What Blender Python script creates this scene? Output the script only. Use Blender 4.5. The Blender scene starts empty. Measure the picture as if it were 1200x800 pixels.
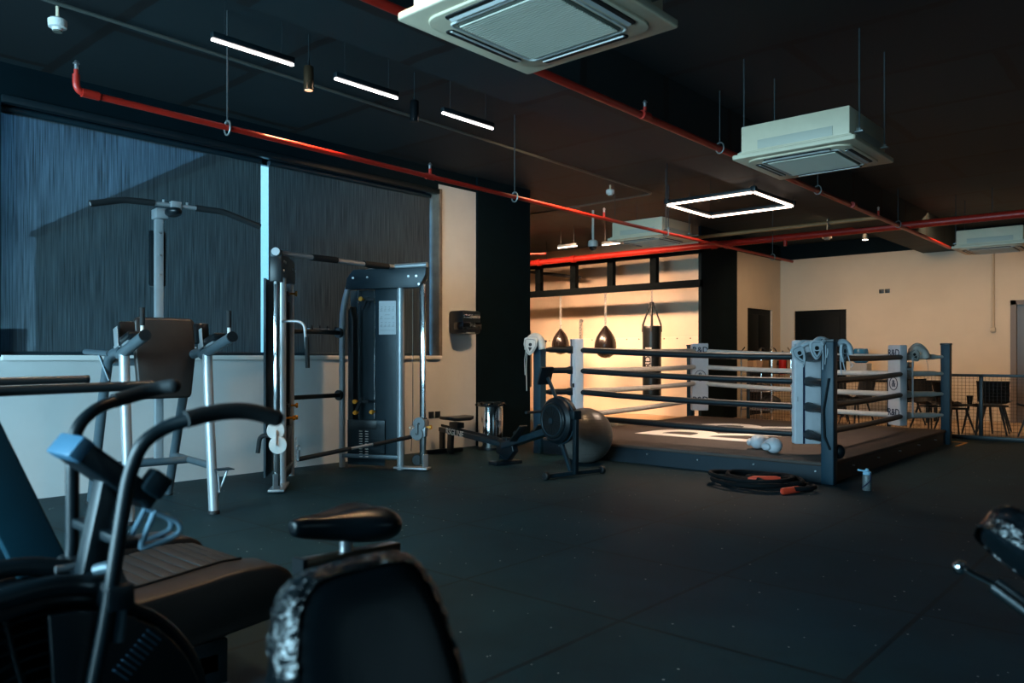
import bpy, bmesh, math, random
from mathutils import Vector, Matrix, Euler
random.seed(7)
PI = math.pi
scene = bpy.context.scene
COL = scene.collection
V = Vector

# ------------------------------------------------------------------ camera, sky, lights
cd = bpy.data.cameras.new('camera'); cam = bpy.data.objects.new('camera', cd); COL.objects.link(cam)
cam.location = (0, 0, 1.2); cam.rotation_euler = (PI/2, 0, math.radians(41.53))
cd.sensor_width = 36; cd.lens = 27.6; cd.shift_y = 0.015; cd.clip_start = .05
cd.dof.use_dof = True; cd.dof.focus_distance = 7.5; cd.dof.aperture_fstop = 3.2
scene.camera = cam
scene.view_settings.view_transform = 'Standard'; scene.view_settings.look = 'None'
scene.view_settings.exposure = 0.0; scene.view_settings.gamma = 1.0
scene.view_settings.use_curve_mapping = False

world = bpy.data.worlds.new('sky'); scene.world = world; world.use_nodes = True
nt = world.node_tree; nt.nodes.clear()
wo = nt.nodes.new('ShaderNodeOutputWorld'); bg = nt.nodes.new('ShaderNodeBackground')
gc = nt.nodes.new('ShaderNodeTexCoord'); sx = nt.nodes.new('ShaderNodeSeparateXYZ'); cr = nt.nodes.new('ShaderNodeValToRGB')
nt.links.new(gc.outputs['Generated'], sx.inputs[0]); nt.links.new(sx.outputs['Z'], cr.inputs[0])
nt.links.new(cr.outputs[0], bg.inputs[0]); nt.links.new(bg.outputs[0], wo.inputs[0])
cr.color_ramp.elements[0].position = .0; cr.color_ramp.elements[0].color = (.20, .33, .42, 1)
cr.color_ramp.elements[1].position = .45; cr.color_ramp.elements[1].color = (.008, .135, .36, 1)
bg.inputs[1].default_value = 24.0

def area(name, loc, target, sx_, sy_, power, color, spread=180):
    l = bpy.data.lights.new(name, 'AREA'); l.shape = 'RECTANGLE'; l.size = sx_; l.size_y = sy_
    l.energy = power; l.color = color; l.spread = math.radians(spread)
    o = bpy.data.objects.new(name, l); COL.objects.link(o); o.location = loc
    o.rotation_euler = (V(target) - V(loc)).to_track_quat('-Z', 'Y').to_euler()
    return o
COOL = (.44, .80, 1.0); WARM = (1.0, .62, .33); SOFT = (1.0, .58, .36)
area('daylight_left_front', (-4.1, -3.4, 1.8), (-4.9, 6.0, 1.1), 6.4, 2.5, 1080, COOL)
area('cool_fill_right', (4.2, 3.0, 2.0), (-7.4, 5.0, 1.2), 5.0, 1.6, 12, COOL)  # weak added cool fill; no window stands on this side
area('alcove_lamp', (-9.3, 10.9, 3.5), (-9.3, 14.0, 0.5), 3.6, .2, 235, SOFT, 90)
area('pendant_lamp', (-4.49, 9.21, 3.07), (-4.49, 9.21, 0), 1.1, 1.1, 52, (1.0, .74, .55), 115)
area('lobby_lamp', (-4.2, 14.2, 3.5), (-4.2, 15.6, 0.4), 3.5, .6, 78, WARM, 150)
area('lobby_lamp', (0.0, 14.2, 3.5), (0.0, 15.6, 0.4), 3.0, .6, 60, WARM, 150)
area('hall_lamp', (-4.9, 6.7, 3.45), (-7.3, 7.0, 0.8), .4, .4, 31, WARM, 120)

# ------------------------------------------------------------------ materials
def lin(h):
    h = h.lstrip('#'); r = []
    for i in (0, 2, 4):
        c = int(h[i:i+2], 16) / 255
        r.append(c / 12.92 if c <= .04045 else ((c + .055) / 1.055) ** 2.4)
    return (*r, 1)
MATS = {}
def mat(name, hexc, rough=.5, metal=0., var=.0, scale=12., bump=0., bscale=60., spec=.5, coat=0.):
    if name in MATS: return MATS[name]
    m = bpy.data.materials.new(name); m.use_nodes = True; n = m.node_tree.nodes; L = m.node_tree.links
    b = n['Principled BSDF']; c = lin(hexc)
    b.inputs['Base Color'].default_value = c; b.inputs['Roughness'].default_value = rough
    b.inputs['Metallic'].default_value = metal; b.inputs['Specular IOR Level'].default_value = spec
    b.inputs['Coat Weight'].default_value = coat
    tc = n.new('ShaderNodeTexCoord')
    if var:
        t = n.new('ShaderNodeTexNoise'); t.inputs['Scale'].default_value = scale; t.inputs['Detail'].default_value = 5
        L.new(tc.outputs['Object'], t.inputs['Vector'])
        r = n.new('ShaderNodeValToRGB'); r.color_ramp.elements[0].position = .3; r.color_ramp.elements[1].position = .7
        r.color_ramp.elements[0].color = (*[x * (1 - var) for x in c[:3]], 1)
        r.color_ramp.elements[1].color = (*[min(1, x * (1 + var)) for x in c[:3]], 1)
        L.new(t.outputs['Fac'], r.inputs[0]); L.new(r.outputs[0], b.inputs['Base Color'])
    if bump:
        t2 = n.new('ShaderNodeTexNoise'); t2.inputs['Scale'].default_value = bscale; t2.inputs['Detail'].default_value = 4
        L.new(tc.outputs['Object'], t2.inputs['Vector'])
        bp = n.new('ShaderNodeBump'); bp.inputs['Strength'].default_value = bump; bp.inputs['Distance'].default_value = .01
        L.new(t2.outputs['Fac'], bp.inputs['Height']); L.new(bp.outputs[0], b.inputs['Normal'])
    MATS[name] = m; return m
def glow(name, hexc, strength):
    m = bpy.data.materials.new(name); m.use_nodes = True; n = m.node_tree.nodes
    b = n['Principled BSDF']; b.inputs['Base Color'].default_value = (.8, .8, .8, 1)
    b.inputs['Emission Color'].default_value = lin(hexc); b.inputs['Emission Strength'].default_value = strength
    return m

M_wall = mat('white_wall_paint', '#c9cccb', .7, var=.04, scale=3, bump=.05, bscale=200)
M_tan = mat('cream_wall_paint', '#cbbca6', .75, var=.04, scale=2, bump=.04, bscale=200)
M_black = mat('black_wall_paint', '#03141a', .75, var=.15, scale=4, spec=.1)
M_door = mat('dark_door_laminate', '#050a0b', .6, var=.1, spec=.15)
M_conc = mat('bare_concrete', '#6d655c', .85, var=.25, scale=6, bump=.2, bscale=40)
M_steel = mat('black_steel', '#0b191f', .4, var=.1)
M_blk = mat('black_plastic', '#08141a', .38, var=.1, scale=20)
M_rub = mat('black_rubber', '#0d1113', .6, var=.15, scale=30, bump=.1, bscale=150)
M_grip = mat('foam_grip', '#0f171b', .75, bump=.15, bscale=300)
M_leather = mat('brown_black_leather', '#2d2724', .42, var=.15, scale=10, bump=.06, bscale=150)
M_chrome = mat('polished_chrome', '#d5d8da', .12, 1.0)
M_silver = mat('silver_paint', '#a3abb0', .35, .4, var=.05)
M_grey = mat('grey_metal_paint', '#55666f', .4, .25, var=.06)
M_dgrey = mat('charcoal_sheet_metal', '#172c35', .42, .2, var=.08)
M_white = mat('white_plastic', '#d8d9d6', .45)
M_red = mat('red_pipe_paint', '#b3261a', .4, var=.12, scale=9)
M_org = mat('orange_plastic', '#e0941f', .4)
M_bolt = mat('bolt_metal', '#c8ccd0', .3, .9)
M_acw = mat('cassette_white', '#d9cbb0', .5, var=.05, scale=6)
M_acg = mat('cassette_grille', '#5d5f56', .7)
M_galv = mat('galvanised_steel', '#8a9090', .45, .6, var=.1)
M_cond = mat('grey_conduit', '#5a605c', .5, .3)
M_canvas = mat('ring_canvas', '#4b403b', .75, var=.12, scale=8, bump=.08, bscale=120)
M_skirt = mat('ring_skirt', '#051e2a', .6, var=.12, scale=6)
M_rope = mat('black_rope_cover', '#08161c', .45, var=.15, scale=15, bump=.3, bscale=40)
M_wrope = mat('white_rope_cover', '#cfc8c0', .5, var=.07, scale=15, bump=.3, bscale=30)
M_pad = mat('white_corner_pad', '#c9ccd2', .5, var=.04, bump=.05, bscale=40)
M_ink = mat('navy_print', '#101c3a', .6)
M_logo = mat('white_print', '#efe8e0', .7, var=.05)
M_glove = mat('pale_glove_leather', '#a9b3bb', .5, var=.08, bump=.15, bscale=60)
M_dark = mat('deep_black', '#050809', .6)
M_ball = mat('grey_ball_vinyl', '#615d59', .3, var=.1)
M_wood = mat('lobby_floor_vinyl', '#9a7f60', .5, var=.15, scale=3)
M_net = mat('black_wire', '#3a2d20', .6)
M_post = mat('ring_post_teal', '#0e3444', .5, var=.06)
M_floorM = bpy.data.materials.new('rubber_floor'); MATS['rubber_floor'] = M_floorM
def floor_nodes():
    m = M_floorM; m.use_nodes = True; n = m.node_tree.nodes; L = m.node_tree.links; b = n['Principled BSDF']
    tc = n.new('ShaderNodeTexCoord')
    big = n.new('ShaderNodeTexNoise'); big.inputs['Scale'].default_value = 1.1; big.inputs['Detail'].default_value = 7; big.inputs['Roughness'].default_value = .65
    L.new(tc.outputs['Object'], big.inputs['Vector'])
    r = n.new('ShaderNodeValToRGB'); r.color_ramp.elements[0].position = .3; r.color_ramp.elements[1].position = .75
    r.color_ramp.elements[0].color = lin('#08262e'); r.color_ramp.elements[1].color = lin('#143a43')
    L.new(big.outputs['Fac'], r.inputs[0])
    br = n.new('ShaderNodeTexBrick'); br.offset = 0; br.inputs['Scale'].default_value = 1; br.inputs['Mortar Size'].default_value = .012
    br.inputs['Brick Width'].default_value = 1.0; br.inputs['Row Height'].default_value = 1.0
    br.inputs['Color1'].default_value = (1, 1, 1, 1); br.inputs['Color2'].default_value = (.86, .86, .86, 1); br.inputs['Mortar'].default_value = (.4, .4, .4, 1)
    L.new(tc.outputs['Object'], br.inputs['Vector'])
    mx = n.new('ShaderNodeMix'); mx.data_type = 'RGBA'; mx.blend_type = 'MULTIPLY'; mx.inputs[0].default_value = 1
    L.new(r.outputs[0], mx.inputs[6]); L.new(br.outputs['Color'], mx.inputs[7])
    vo = n.new('ShaderNodeTexVoronoi'); vo.inputs['Scale'].default_value = 22
    L.new(tc.outputs['Object'], vo.inputs['Vector'])
    pn = n.new('ShaderNodeTexNoise'); pn.inputs['Scale'].default_value = .9; L.new(tc.outputs['Object'], pn.inputs['Vector'])
    th = n.new('ShaderNodeMath'); th.operation = 'MULTIPLY'; th.inputs[1].default_value = .22; L.new(pn.outputs['Fac'], th.inputs[0])
    lt = n.new('ShaderNodeMath'); lt.operation = 'LESS_THAN'; L.new(vo.outputs['Distance'], lt.inputs[0]); L.new(th.outputs[0], lt.inputs[1])
    sp = n.new('ShaderNodeMix'); sp.data_type = 'RGBA'; sp.inputs[7].default_value = lin('#b9b7b0')
    sm = n.new('ShaderNodeMath'); sm.operation = 'MULTIPLY'; L.new(lt.outputs[0], sm.inputs[0])
    wn = n.new('ShaderNodeTexWhiteNoise'); L.new(vo.outputs['Position'], wn.inputs['Vector'])
    g2 = n.new('ShaderNodeMath'); g2.operation = 'GREATER_THAN'; g2.inputs[1].default_value = .9; L.new(wn.outputs['Value'], g2.inputs[0]); L.new(g2.outputs[0], sm.inputs[1])
    L.new(sm.outputs[0], sp.inputs[0]); L.new(mx.outputs[2], sp.inputs[6]); L.new(sp.outputs[2], b.inputs['Base Color'])
    b.inputs['Roughness'].default_value = .6; b.inputs['Specular IOR Level'].default_value = .2
    t2 = n.new('ShaderNodeTexNoise'); t2.inputs['Scale'].default_value = 140; L.new(tc.outputs['Object'], t2.inputs['Vector'])
    bp = n.new('ShaderNodeBump'); bp.inputs['Strength'].default_value = .25; bp.inputs['Distance'].default_value = .004
    L.new(t2.outputs['Fac'], bp.inputs['Height']); L.new(bp.outputs[0], b.inputs['Normal'])
floor_nodes()
def ceil_mat():
    m = mat('black_slab', '#171b1b', .75); n = m.node_tree.nodes; L = m.node_tree.links; b = n['Principled BSDF']
    tc = n.new('ShaderNodeTexCoord'); br = n.new('ShaderNodeTexBrick'); br.offset = .5
    br.inputs['Scale'].default_value = 1; br.inputs['Mortar Size'].default_value = .045; br.inputs['Brick Width'].default_value = 2.4; br.inputs['Row Height'].default_value = 1.2
    br.inputs['Color1'].default_value = lin('#0d252b'); br.inputs['Color2'].default_value = lin('#06151a'); br.inputs['Mortar'].default_value = lin('#010304')
    no = n.new('ShaderNodeTexNoise'); no.inputs['Scale'].default_value = 1.5; no.inputs['Detail'].default_value = 6; L.new(tc.outputs['Object'], no.inputs['Vector'])
    ad = n.new('ShaderNodeVectorMath'); ad.operation = 'MULTIPLY_ADD'; ad.inputs[1].default_value = (.08, .08, 0)
    L.new(no.outputs['Color'], ad.inputs[0]); L.new(tc.outputs['Object'], ad.inputs[2])
    L.new(ad.outputs[0], br.inputs['Vector']); L.new(br.outputs['Color'], b.inputs['Base Color'])
    return m
M_ceil = ceil_mat()
def blind_mat():
    m = bpy.data.materials.new('screen_blind'); m.use_nodes = True; n = m.node_tree.nodes; L = m.node_tree.links; n.clear()
    o = n.new('ShaderNodeOutputMaterial'); mx = n.new('ShaderNodeMixShader'); d = n.new('ShaderNodeBsdfDiffuse'); t = n.new('ShaderNodeBsdfTransparent')
    d.inputs[0].default_value = lin('#41494d'); t.inputs[0].default_value = (.8, .95, 1, 1)
    tc = n.new('ShaderNodeTexCoord'); mp = n.new('ShaderNodeMapping'); mp.inputs['Scale'].default_value = (1, 100, 2.2)
    no = n.new('ShaderNodeTexNoise'); no.inputs['Scale'].default_value = 1; no.inputs['Detail'].default_value = 3
    L.new(tc.outputs['Object'], mp.inputs[0]); L.new(mp.outputs[0], no.inputs['Vector'])
    mr = n.new('ShaderNodeMapRange'); mr.inputs[1].default_value = .25; mr.inputs[2].default_value = .75; mr.inputs[3].default_value = .04; mr.inputs[4].default_value = .175
    dr = n.new('ShaderNodeValToRGB'); dr.color_ramp.elements[0].position = .3; dr.color_ramp.elements[1].position = .7
    dr.color_ramp.elements[0].color = lin('#2f363a'); dr.color_ramp.elements[1].color = lin('#505a5f')
    L.new(no.outputs['Fac'], dr.inputs[0]); L.new(dr.outputs[0], d.inputs[0])
    L.new(no.outputs['Fac'], mr.inputs[0]); L.new(mr.outputs[0], mx.inputs[0]); L.new(d.outputs[0], mx.inputs[1]); L.new(t.outputs[0], mx.inputs[2]); L.new(mx.outputs[0], o.inputs[0])
    return m
M_blind = blind_mat()
def glass_mat(name, tint=(.9, .97, 1, 1), mixf=.9):
    m = bpy.data.materials.new(name); m.use_nodes = True; n = m.node_tree.nodes; L = m.node_tree.links; n.clear()
    o = n.new('ShaderNodeOutputMaterial'); mx = n.new('ShaderNodeMixShader'); g = n.new('ShaderNodeBsdfGlossy'); t = n.new('ShaderNodeBsdfTransparent')
    g.inputs['Roughness'].default_value = .03; t.inputs[0].default_value = tint; mx.inputs[0].default_value = mixf
    L.new(g.outputs[0], mx.inputs[1]); L.new(t.outputs[0], mx.inputs[2]); L.new(mx.outputs[0], o.inputs[0]); return m
M_glass = glass_mat('window_glass')
def wrap_mat():   # vinyl under crinkled plastic film
    m = mat('wrapped_vinyl', '#0a0f12', .17, coat=.6); n = m.node_tree.nodes; L = m.node_tree.links; b = n['Principled BSDF']
    tc = n.new('ShaderNodeTexCoord'); t = n.new('ShaderNodeTexNoise'); t.inputs['Scale'].default_value = 20; t.inputs['Detail'].default_value = 3; t.inputs['Distortion'].default_value = 1.5
    L.new(tc.outputs['Object'], t.inputs['Vector']); bp = n.new('ShaderNodeBump'); bp.inputs['Strength'].default_value = 1.0; bp.inputs['Distance'].default_value = .022
    L.new(t.outputs['Fac'], bp.inputs['Height']); L.new(bp.outputs[0], b.inputs['Normal']); L.new(bp.outputs[0], b.inputs['Coat Normal']); return m
M_wrap = wrap_mat()
M_vinyl = mat('black_vinyl', '#071116', .3, bump=.03, bscale=120)

# ------------------------------------------------------------------ geometry helpers
def fillet(pts, r, n=6):
    pts = [V(p) for p in pts]
    if r <= 0 or len(pts) < 3: return pts
    out = [pts[0]]
    for a, b, c in zip(pts, pts[1:], pts[2:]):
        d1 = (a - b); d2 = (c - b); k = min(r, d1.length * .49, d2.length * .49)
        p, q = b + d1.normalized() * k, b + d2.normalized() * k
        for i in range(n + 1):
            t = i / n; out.append(p * (1 - t) ** 2 + b * 2 * t * (1 - t) + q * t * t)
    out.append(pts[-1]); return out
class MB:
    def __init__(s): s.bm = bmesh.new()
    def add(s, b2):
        me = bpy.data.meshes.new('t'); b2.to_mesh(me); b2.free(); s.bm.from_mesh(me); bpy.data.meshes.remove(me); return s
    def box(s, c, size, rot=(0, 0, 0), bev=0., seg=2):
        b = bmesh.new(); bmesh.ops.create_cube(b, size=1)
        bmesh.ops.scale(b, vec=size, verts=b.verts)
        if bev: bmesh.ops.bevel(b, geom=list(b.edges), offset=bev, segments=seg, affect='EDGES', profile=.5)
        M = rot if isinstance(rot, Matrix) else Euler(rot).to_matrix().to_4x4()
        bmesh.ops.transform(b, matrix=Matrix.Translation(c) @ M, verts=b.verts); return s.add(b)
    def b2(s, lo, hi, bev=0.):
        lo, hi = V(lo), V(hi); return s.box((lo + hi) / 2, hi - lo, bev=bev)
    def beam(s, a, b_, w, h, bev=0., up=(0, 0, 1)):       # rectangular bar from a to b
        a, b_ = V(a), V(b_); d = b_ - a; z = d.normalized(); u = V(up)
        if abs(z.dot(u)) > .99: u = V((1, 0, 0))
        x = u.cross(z).normalized(); y = z.cross(x)
        M = Matrix((x, y, z)).transposed().to_4x4()
        return s.box((a + b_) / 2, (w, h, d.length), M, bev)
    def tube(s, pts, r, fil=0., n=12, caps=True, closed=False, rs=None, fn=6):
        pts = fillet(pts, fil, fn); b = bmesh.new(); N = len(pts); rings = []; px = None
        for i, p in enumerate(pts):
            if closed: t = pts[(i + 1) % N] - pts[i - 1]
            else: t = pts[min(i + 1, N - 1)] - pts[max(i - 1, 0)]
            t.normalize()
            if px is None:
                px = t.cross(V((0, 0, 1)))
                if px.length < .1: px = t.cross(V((1, 0, 0)))
            px = (px - t * px.dot(t)).normalized(); py = t.cross(px); rr = rs[i] if rs else r
            rings.append([b.verts.new(p + px * rr * math.cos(2 * PI * k / n) + py * rr * math.sin(2 * PI * k / n)) for k in range(n)])
        for i in range(N if closed else N - 1):
            A, B = rings[i], rings[(i + 1) % N]
            for k in range(n): b.faces.new((A[k], A[(k + 1) % n], B[(k + 1) % n], B[k]))
        if caps and not closed: b.faces.new(rings[0][::-1]); b.faces.new(rings[-1])
        return s.add(b)
    def cyl(s, a, b_, r, r2=None, n=24): return s.tube([a, b_], r, n=n, rs=[r, r if r2 is None else r2])
    def disc(s, c, axis, r, t, n=32, bev=0.):
        c, ax = V(c), V(axis).normalized()
        if bev: return s.tube([c - ax*t/2, c - ax*(t/2-bev), c + ax*(t/2-bev), c + ax*t/2], r, n=n, rs=[r-bev, r, r, r-bev])
        return s.cyl(c - ax * t / 2, c + ax * t / 2, r, n=n)
    def lathe(s, prof, c=(0, 0, 0), n=28, M=None):          # profile [(r,z)] round local z
        b = bmesh.new(); rings = []
        for r, z in prof:
            rings.append([b.verts.new((max(r, 1e-4) * math.cos(2*PI*k/n), max(r, 1e-4) * math.sin(2*PI*k/n), z)) for k in range(n)])
        for A, B in zip(rings, rings[1:]):
            for k in range(n): b.faces.new((A[k], A[(k+1) % n], B[(k+1) % n], B[k]))
        b.faces.new(rings[0][::-1]); b.faces.new(rings[-1])
        bmesh.ops.transform(b, matrix=Matrix.Translation(c) @ (M if M else Matrix()), verts=b.verts); return s.add(b)
    def ell(s, c, rad, rot=(0, 0, 0), u=24, v=14):
        b = bmesh.new(); bmesh.ops.create_uvsphere(b, u_segments=u, v_segments=v, radius=1)
        bmesh.ops.scale(b, vec=rad, verts=b.verts)
        bmesh.ops.transform(b, matrix=Matrix.Translation(c) @ Euler(rot).to_matrix().to_4x4(), verts=b.verts); return s.add(b)
    def prism(s, poly, M, t, bev=0., holes=()):            # polygon (x,y) in the local xy plane, thickness t along local z (centred)
        b = bmesh.new()
        f = b.faces.new([b.verts.new((x, y, -t/2)) for x, y in poly])
        r = bmesh.ops.extrude_face_region(b, geom=[f])
        bmesh.ops.translate(b, vec=(0, 0, t), verts=[g for g in r['geom'] if isinstance(g, bmesh.types.BMVert)])
        bmesh.ops.recalc_face_normals(b, faces=b.faces)
        if bev: bmesh.ops.bevel(b, geom=list(b.edges), offset=bev, segments=3, affect='EDGES', profile=.5)
        bmesh.ops.transform(b, matrix=M, verts=b.verts); return s.add(b)
    def build(s, name, m, parent=None, world=False, ang=35):
        me = bpy.data.meshes.new(name); bmesh.ops.recalc_face_normals(s.bm, faces=s.bm.faces); s.bm.to_mesh(me); s.bm.free()
        o = bpy.data.objects.new(name, me); COL.objects.link(o)
        me.materials.append(m)
        for p in me.polygons: p.use_smooth = True
        me.set_sharp_from_angle(angle=math.radians(ang))
        if parent:
            if world:
                inv = Matrix(); p = parent
                while p is not None:
                    inv = inv @ (Matrix.Translation(p.location) @ p.rotation_euler.to_matrix().to_4x4()).inverted(); p = p.parent
                me.transform(inv)
            o.parent = parent
        return o
def recenter(o):     # put a top-level mesh's origin at its base
    vs = [v.co for v in o.data.vertices]; lo = V((min(v.x for v in vs), min(v.y for v in vs), min(v.z for v in vs))); hi = V((max(v.x for v in vs), max(v.y for v in vs), max(v.z for v in vs)))
    c = V(((lo.x+hi.x)/2, (lo.y+hi.y)/2, lo.z)); o.data.transform(Matrix.Translation(-c)); o.location = c; return o
def tag(o, label, cat, group=None):
    o['label'] = label; o['category'] = cat
    if group: o['group'] = group
    return o
def thing(name, loc, label, cat, rz=0., group=None):
    o = bpy.data.objects.new(name, None); COL.objects.link(o); o.empty_display_size = .1
    o.location = loc; o.rotation_euler = (0, 0, rz); return tag(o, label, cat, group)
def single(mb, name, m, label, cat, group=None): return tag(recenter(mb.build(name, m)), label, cat, group)
def struct(mb, name, m):
    o = mb.build(name, m); o['kind'] = 'structure'; return o
def copy_thing(o, loc, label, group=None, parent=None):
    c = o.copy(); COL.objects.link(c)
    if parent is None:
        c.location = loc; c['label'] = label
        if group: c['group'] = group
    else: c.parent = parent
    for ch in list(o.children): copy_thing(ch, None, None, None, c)
    return c
def lettering(name, body, size, m, parent, M, ext=.002):
    cu = bpy.data.curves.new('t', 'FONT'); cu.body = body; cu.size = size; cu.extrude = ext; cu.align_x = 'CENTER'; cu.align_y = 'CENTER'; cu.offset = size * .012
    to = bpy.data.objects.new('t', cu); COL.objects.link(to); bpy.context.view_layer.update()
    me = bpy.data.meshes.new_from_object(to.evaluated_get(bpy.context.evaluated_depsgraph_get()))
    bpy.data.objects.remove(to); bpy.data.curves.remove(cu)
    me.name = name; me.transform(M); me.materials.clear(); me.materials.append(m)
    o = bpy.data.objects.new(name, me); COL.objects.link(o); o.parent = parent; return o
def frame(x, y, z, o):     # matrix from axes and origin
    M = Matrix((V(x).normalized(), V(y).normalized(), V(z).normalized())).transposed().to_4x4(); M.translation = V(o); return M
def rrect(w, h, r, n=6):
    p = []
    for cx, cy, a0 in ((w/2-r, h/2-r, 0), (-w/2+r, h/2-r, 90), (-w/2+r, -h/2+r, 180), (w/2-r, -h/2+r, 270)):
        for i in range(n + 1):
            a = math.radians(a0 + 90 * i / n); p.append((cx + r * math.cos(a), cy + r * math.sin(a)))
    return p

# ------------------------------------------------------------------ the room
WX = -7.4; CZ = 3.62; XS = -7.0; YB = 16.77; YA = 14.1; FY = 12.98
struct(MB().b2((-7.75, -3.6, -.1), (4.6, FY, 0)).b2((-12.2, 8.5, -.1), (-7.75, FY, 0)), 'floor', M_floorM)
struct(MB().b2((-12.2, FY, -.1), (4.6, 17.1, 0)), 'floor_lobby', M_wood)
struct(MB().b2((-7.75, -3.6, CZ), (4.6, 17.1, CZ + .2)).b2((-12.2, 8.5, CZ), (-7.75, 17.1, CZ + .2)), 'ceiling', M_ceil)
struct(MB().b2((-4.15, -3.6, 3.22), (-3.5, YB, CZ)), 'ceiling_beam', M_ceil)
WY0, WY1, WZ0, WZ1 = 2.04, 6.93, 1.2, 3.34
struct(MB().b2((WX - .35, -3.6, 0), (WX, 7.62, WZ0)).b2((WX - .35, WY1, WZ0), (WX, 7.62, 3.42)), 'wall_left', M_wall)
struct(MB().b2((WX - .35, -3.6, WZ1), (WX, WY1, CZ)).b2((WX - .35, WY1, 3.42), (WX, 7.62, CZ)).b2((WX - .35, -3.6, WZ0), (WX, WY0, WZ1)), 'wall_left_upper', M_black)
struct(MB().b2((WX - .35, 7.62, 0), (WX + .03, 8.72, CZ)), 'wall_left_column', M_black)
struct(MB().b2((-12.2, YA, 0), (XS - .06, YA + .2, CZ)), 'wall_alcove', M_tan)
struct(MB().b2((-12.2, 8.72, 0), (-12.0, YA, CZ)), 'wall_alcove_left', M_tan)
struct(MB().b2((-12.2, 8.5, 0), (WX - .35, 8.72, CZ)), 'wall_alcove_front', M_tan)
struct(MB().b2((XS - .06, 13.18, 0), (XS, 14.66, CZ)), 'wall_side_column', M_black)
struct(MB().b2((XS - .3, 14.66, 0), (XS, 15.13, 3.3)).b2((XS - .3, 16.34, 0), (XS, YB + .2, 3.3)).b2((XS - .3, 15.13, 2.2), (XS, 16.34, 3.3)), 'wall_side', M_tan)
struct(MB().b2((XS - .3, YB, 0), (-6.69, YB + .2, 3.3)).b2((-6.69, YB, 2.19), (-5.6, YB + .2, 3.3)).b2((-5.6, YB, 0), (-2.69, YB + .2, 3.3)).b2((-2.69, YB, 2.23), (-1.2, YB + .2, 3.3)).b2((-1.2, YB, 0), (4.6, YB + .2, 3.3)), 'wall_back', M_tan)
struct(MB().b2((XS - .3, 14.66, 3.3), (XS, YB, CZ)).b2((XS - .3, YB, 3.3), (4.6, YB + .2, CZ)), 'wall_back_upper', M_black)
struct(MB().b2((4.4, -3.6, 0), (4.6, 17.1, CZ)), 'wall_right', M_black)
struct(MB().b2((-7.75, -3.8, 0), (4.6, -3.6, CZ)), 'wall_front', M_black)
# padded lower bag wall with a row of rivets
wp = struct(MB().b2((-12.0, YA - .04, 0), (XS - .06, YA, 1.6), .01), 'trim_1', M_tan)
mb = MB()
for i in range(16): mb.disc((-11.9 + i * .3, YA - .045, 1.57), (0, 1, 0), .013, .012, 10)
mb.build('rivets', M_steel, wp)
# doors
def door(name, lo, hi, axis):
    d = MB().b2(lo, hi, .01); o = struct(d, name, M_door); lo, hi = V(lo), V(hi)
    if axis == 'x':
        x = hi.x + .012; c = (lo.y + hi.y) / 2
        MB().b2((x - .02, c + .02, .1), (x, hi.y - .12, hi.z - .12), .008).b2((x - .02, lo.y + .12, .1), (x, c - .02, hi.z - .12), .008).build('door_panel', M_door, o)
        MB().tube([(x, c - .08, 1.05), (x + .05, c - .08, 1.05), (x + .05, c - .2, 1.05)], .012, .02).build('door_handle', M_steel, o)
    else:
        y = lo.y - .012; c = (lo.x + hi.x) / 2
        MB().b2((lo.x + .14, y, .1), (hi.x - .14, y + .02, hi.z - .14), .008).build('door_panel', M_door, o)
        MB().tube([(hi.x - .2, y, 1.05), (hi.x - .2, y - .05, 1.05), (hi.x - .34, y - .05, 1.05)], .012, .02).build('door_handle', M_bolt, o)
    return o
door('door_1', (XS - .2, 15.13, 0), (XS - .04, 16.34, 2.2), 'x')
door('door_2', (-6.69, YB + .04, 0), (-5.6, YB + .18, 2.19), 'y')
d3 = struct(MB().b2((-2.69, YB - .02, 0), (-2.6, YB + .16, 2.23)).b2((-1.3, YB - .02, 0), (-1.2, YB + .16, 2.23)).b2((-2.69, YB - .02, 2.15), (-1.2, YB + .16, 2.23)), 'door_3', mat('door_frame_grey', '#6f6258', .5))
MB().b2((-2.6, YB + .05, 0), (-1.3, YB + .09, 2.15)).build('door_leaf', mat('door_grey', '#5b5046', .4), d3)

# window wall: frame, glass, blinds, sill
w = struct(MB().b2((WX - .34, WY0, WZ0), (WX - .28, WY1, WZ0 + .05)).b2((WX - .34, WY0, WZ1 - .05), (WX - .28, WY1, WZ1)), 'window_1', M_steel)
MB().b2((WX - .32, WY0, WZ0), (WX - .31, WY1, WZ1)).build('glass', M_glass, w)
MB().b2((WX - .28, WY0, WZ0 - .03), (WX + .04, WY1 + .03, WZ0 + .015), .005).build('window_sill', M_white, w)
MB().b2((WX - .33, WY1 - .006, WZ0), (WX + .02, WY1 + .05, WZ1 + .02), .004).build('window_jamb', M_conc, w)
MB().b2((WX - .05, WY0, WZ1 - .05), (WX + .03, WY1, WZ1 + .01), .006).build('window_head_rail', M_steel, w)
for y0, y1, lab in ((WY0 + .01, 4.48, 'grey mesh roller blind behind the pull-up tower, daylight showing through'), (4.575, WY1 - .03, 'darker grey mesh roller blind behind the cable machine')):
    t = thing('roller_blind', (WX - .14, (y0 + y1) / 2, WZ0 + .02), lab, 'blind', group=None)
    MB().b2((WX - .142, y0, WZ0 + .03), (WX - .138, y1, WZ1 - .06)).build('blind_fabric', M_blind, t, True)
    MB().cyl((WX - .14, y0, WZ1 - .06), (WX - .14, y1, WZ1 - .06), .03).build('roller_tube', M_dgrey, t, True)
    MB().b2((WX - .15, y0, WZ0 + .018), (WX - .13, y1, WZ0 + .045), .004).build('bottom_bar', M_dgrey, t, True)
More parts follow.
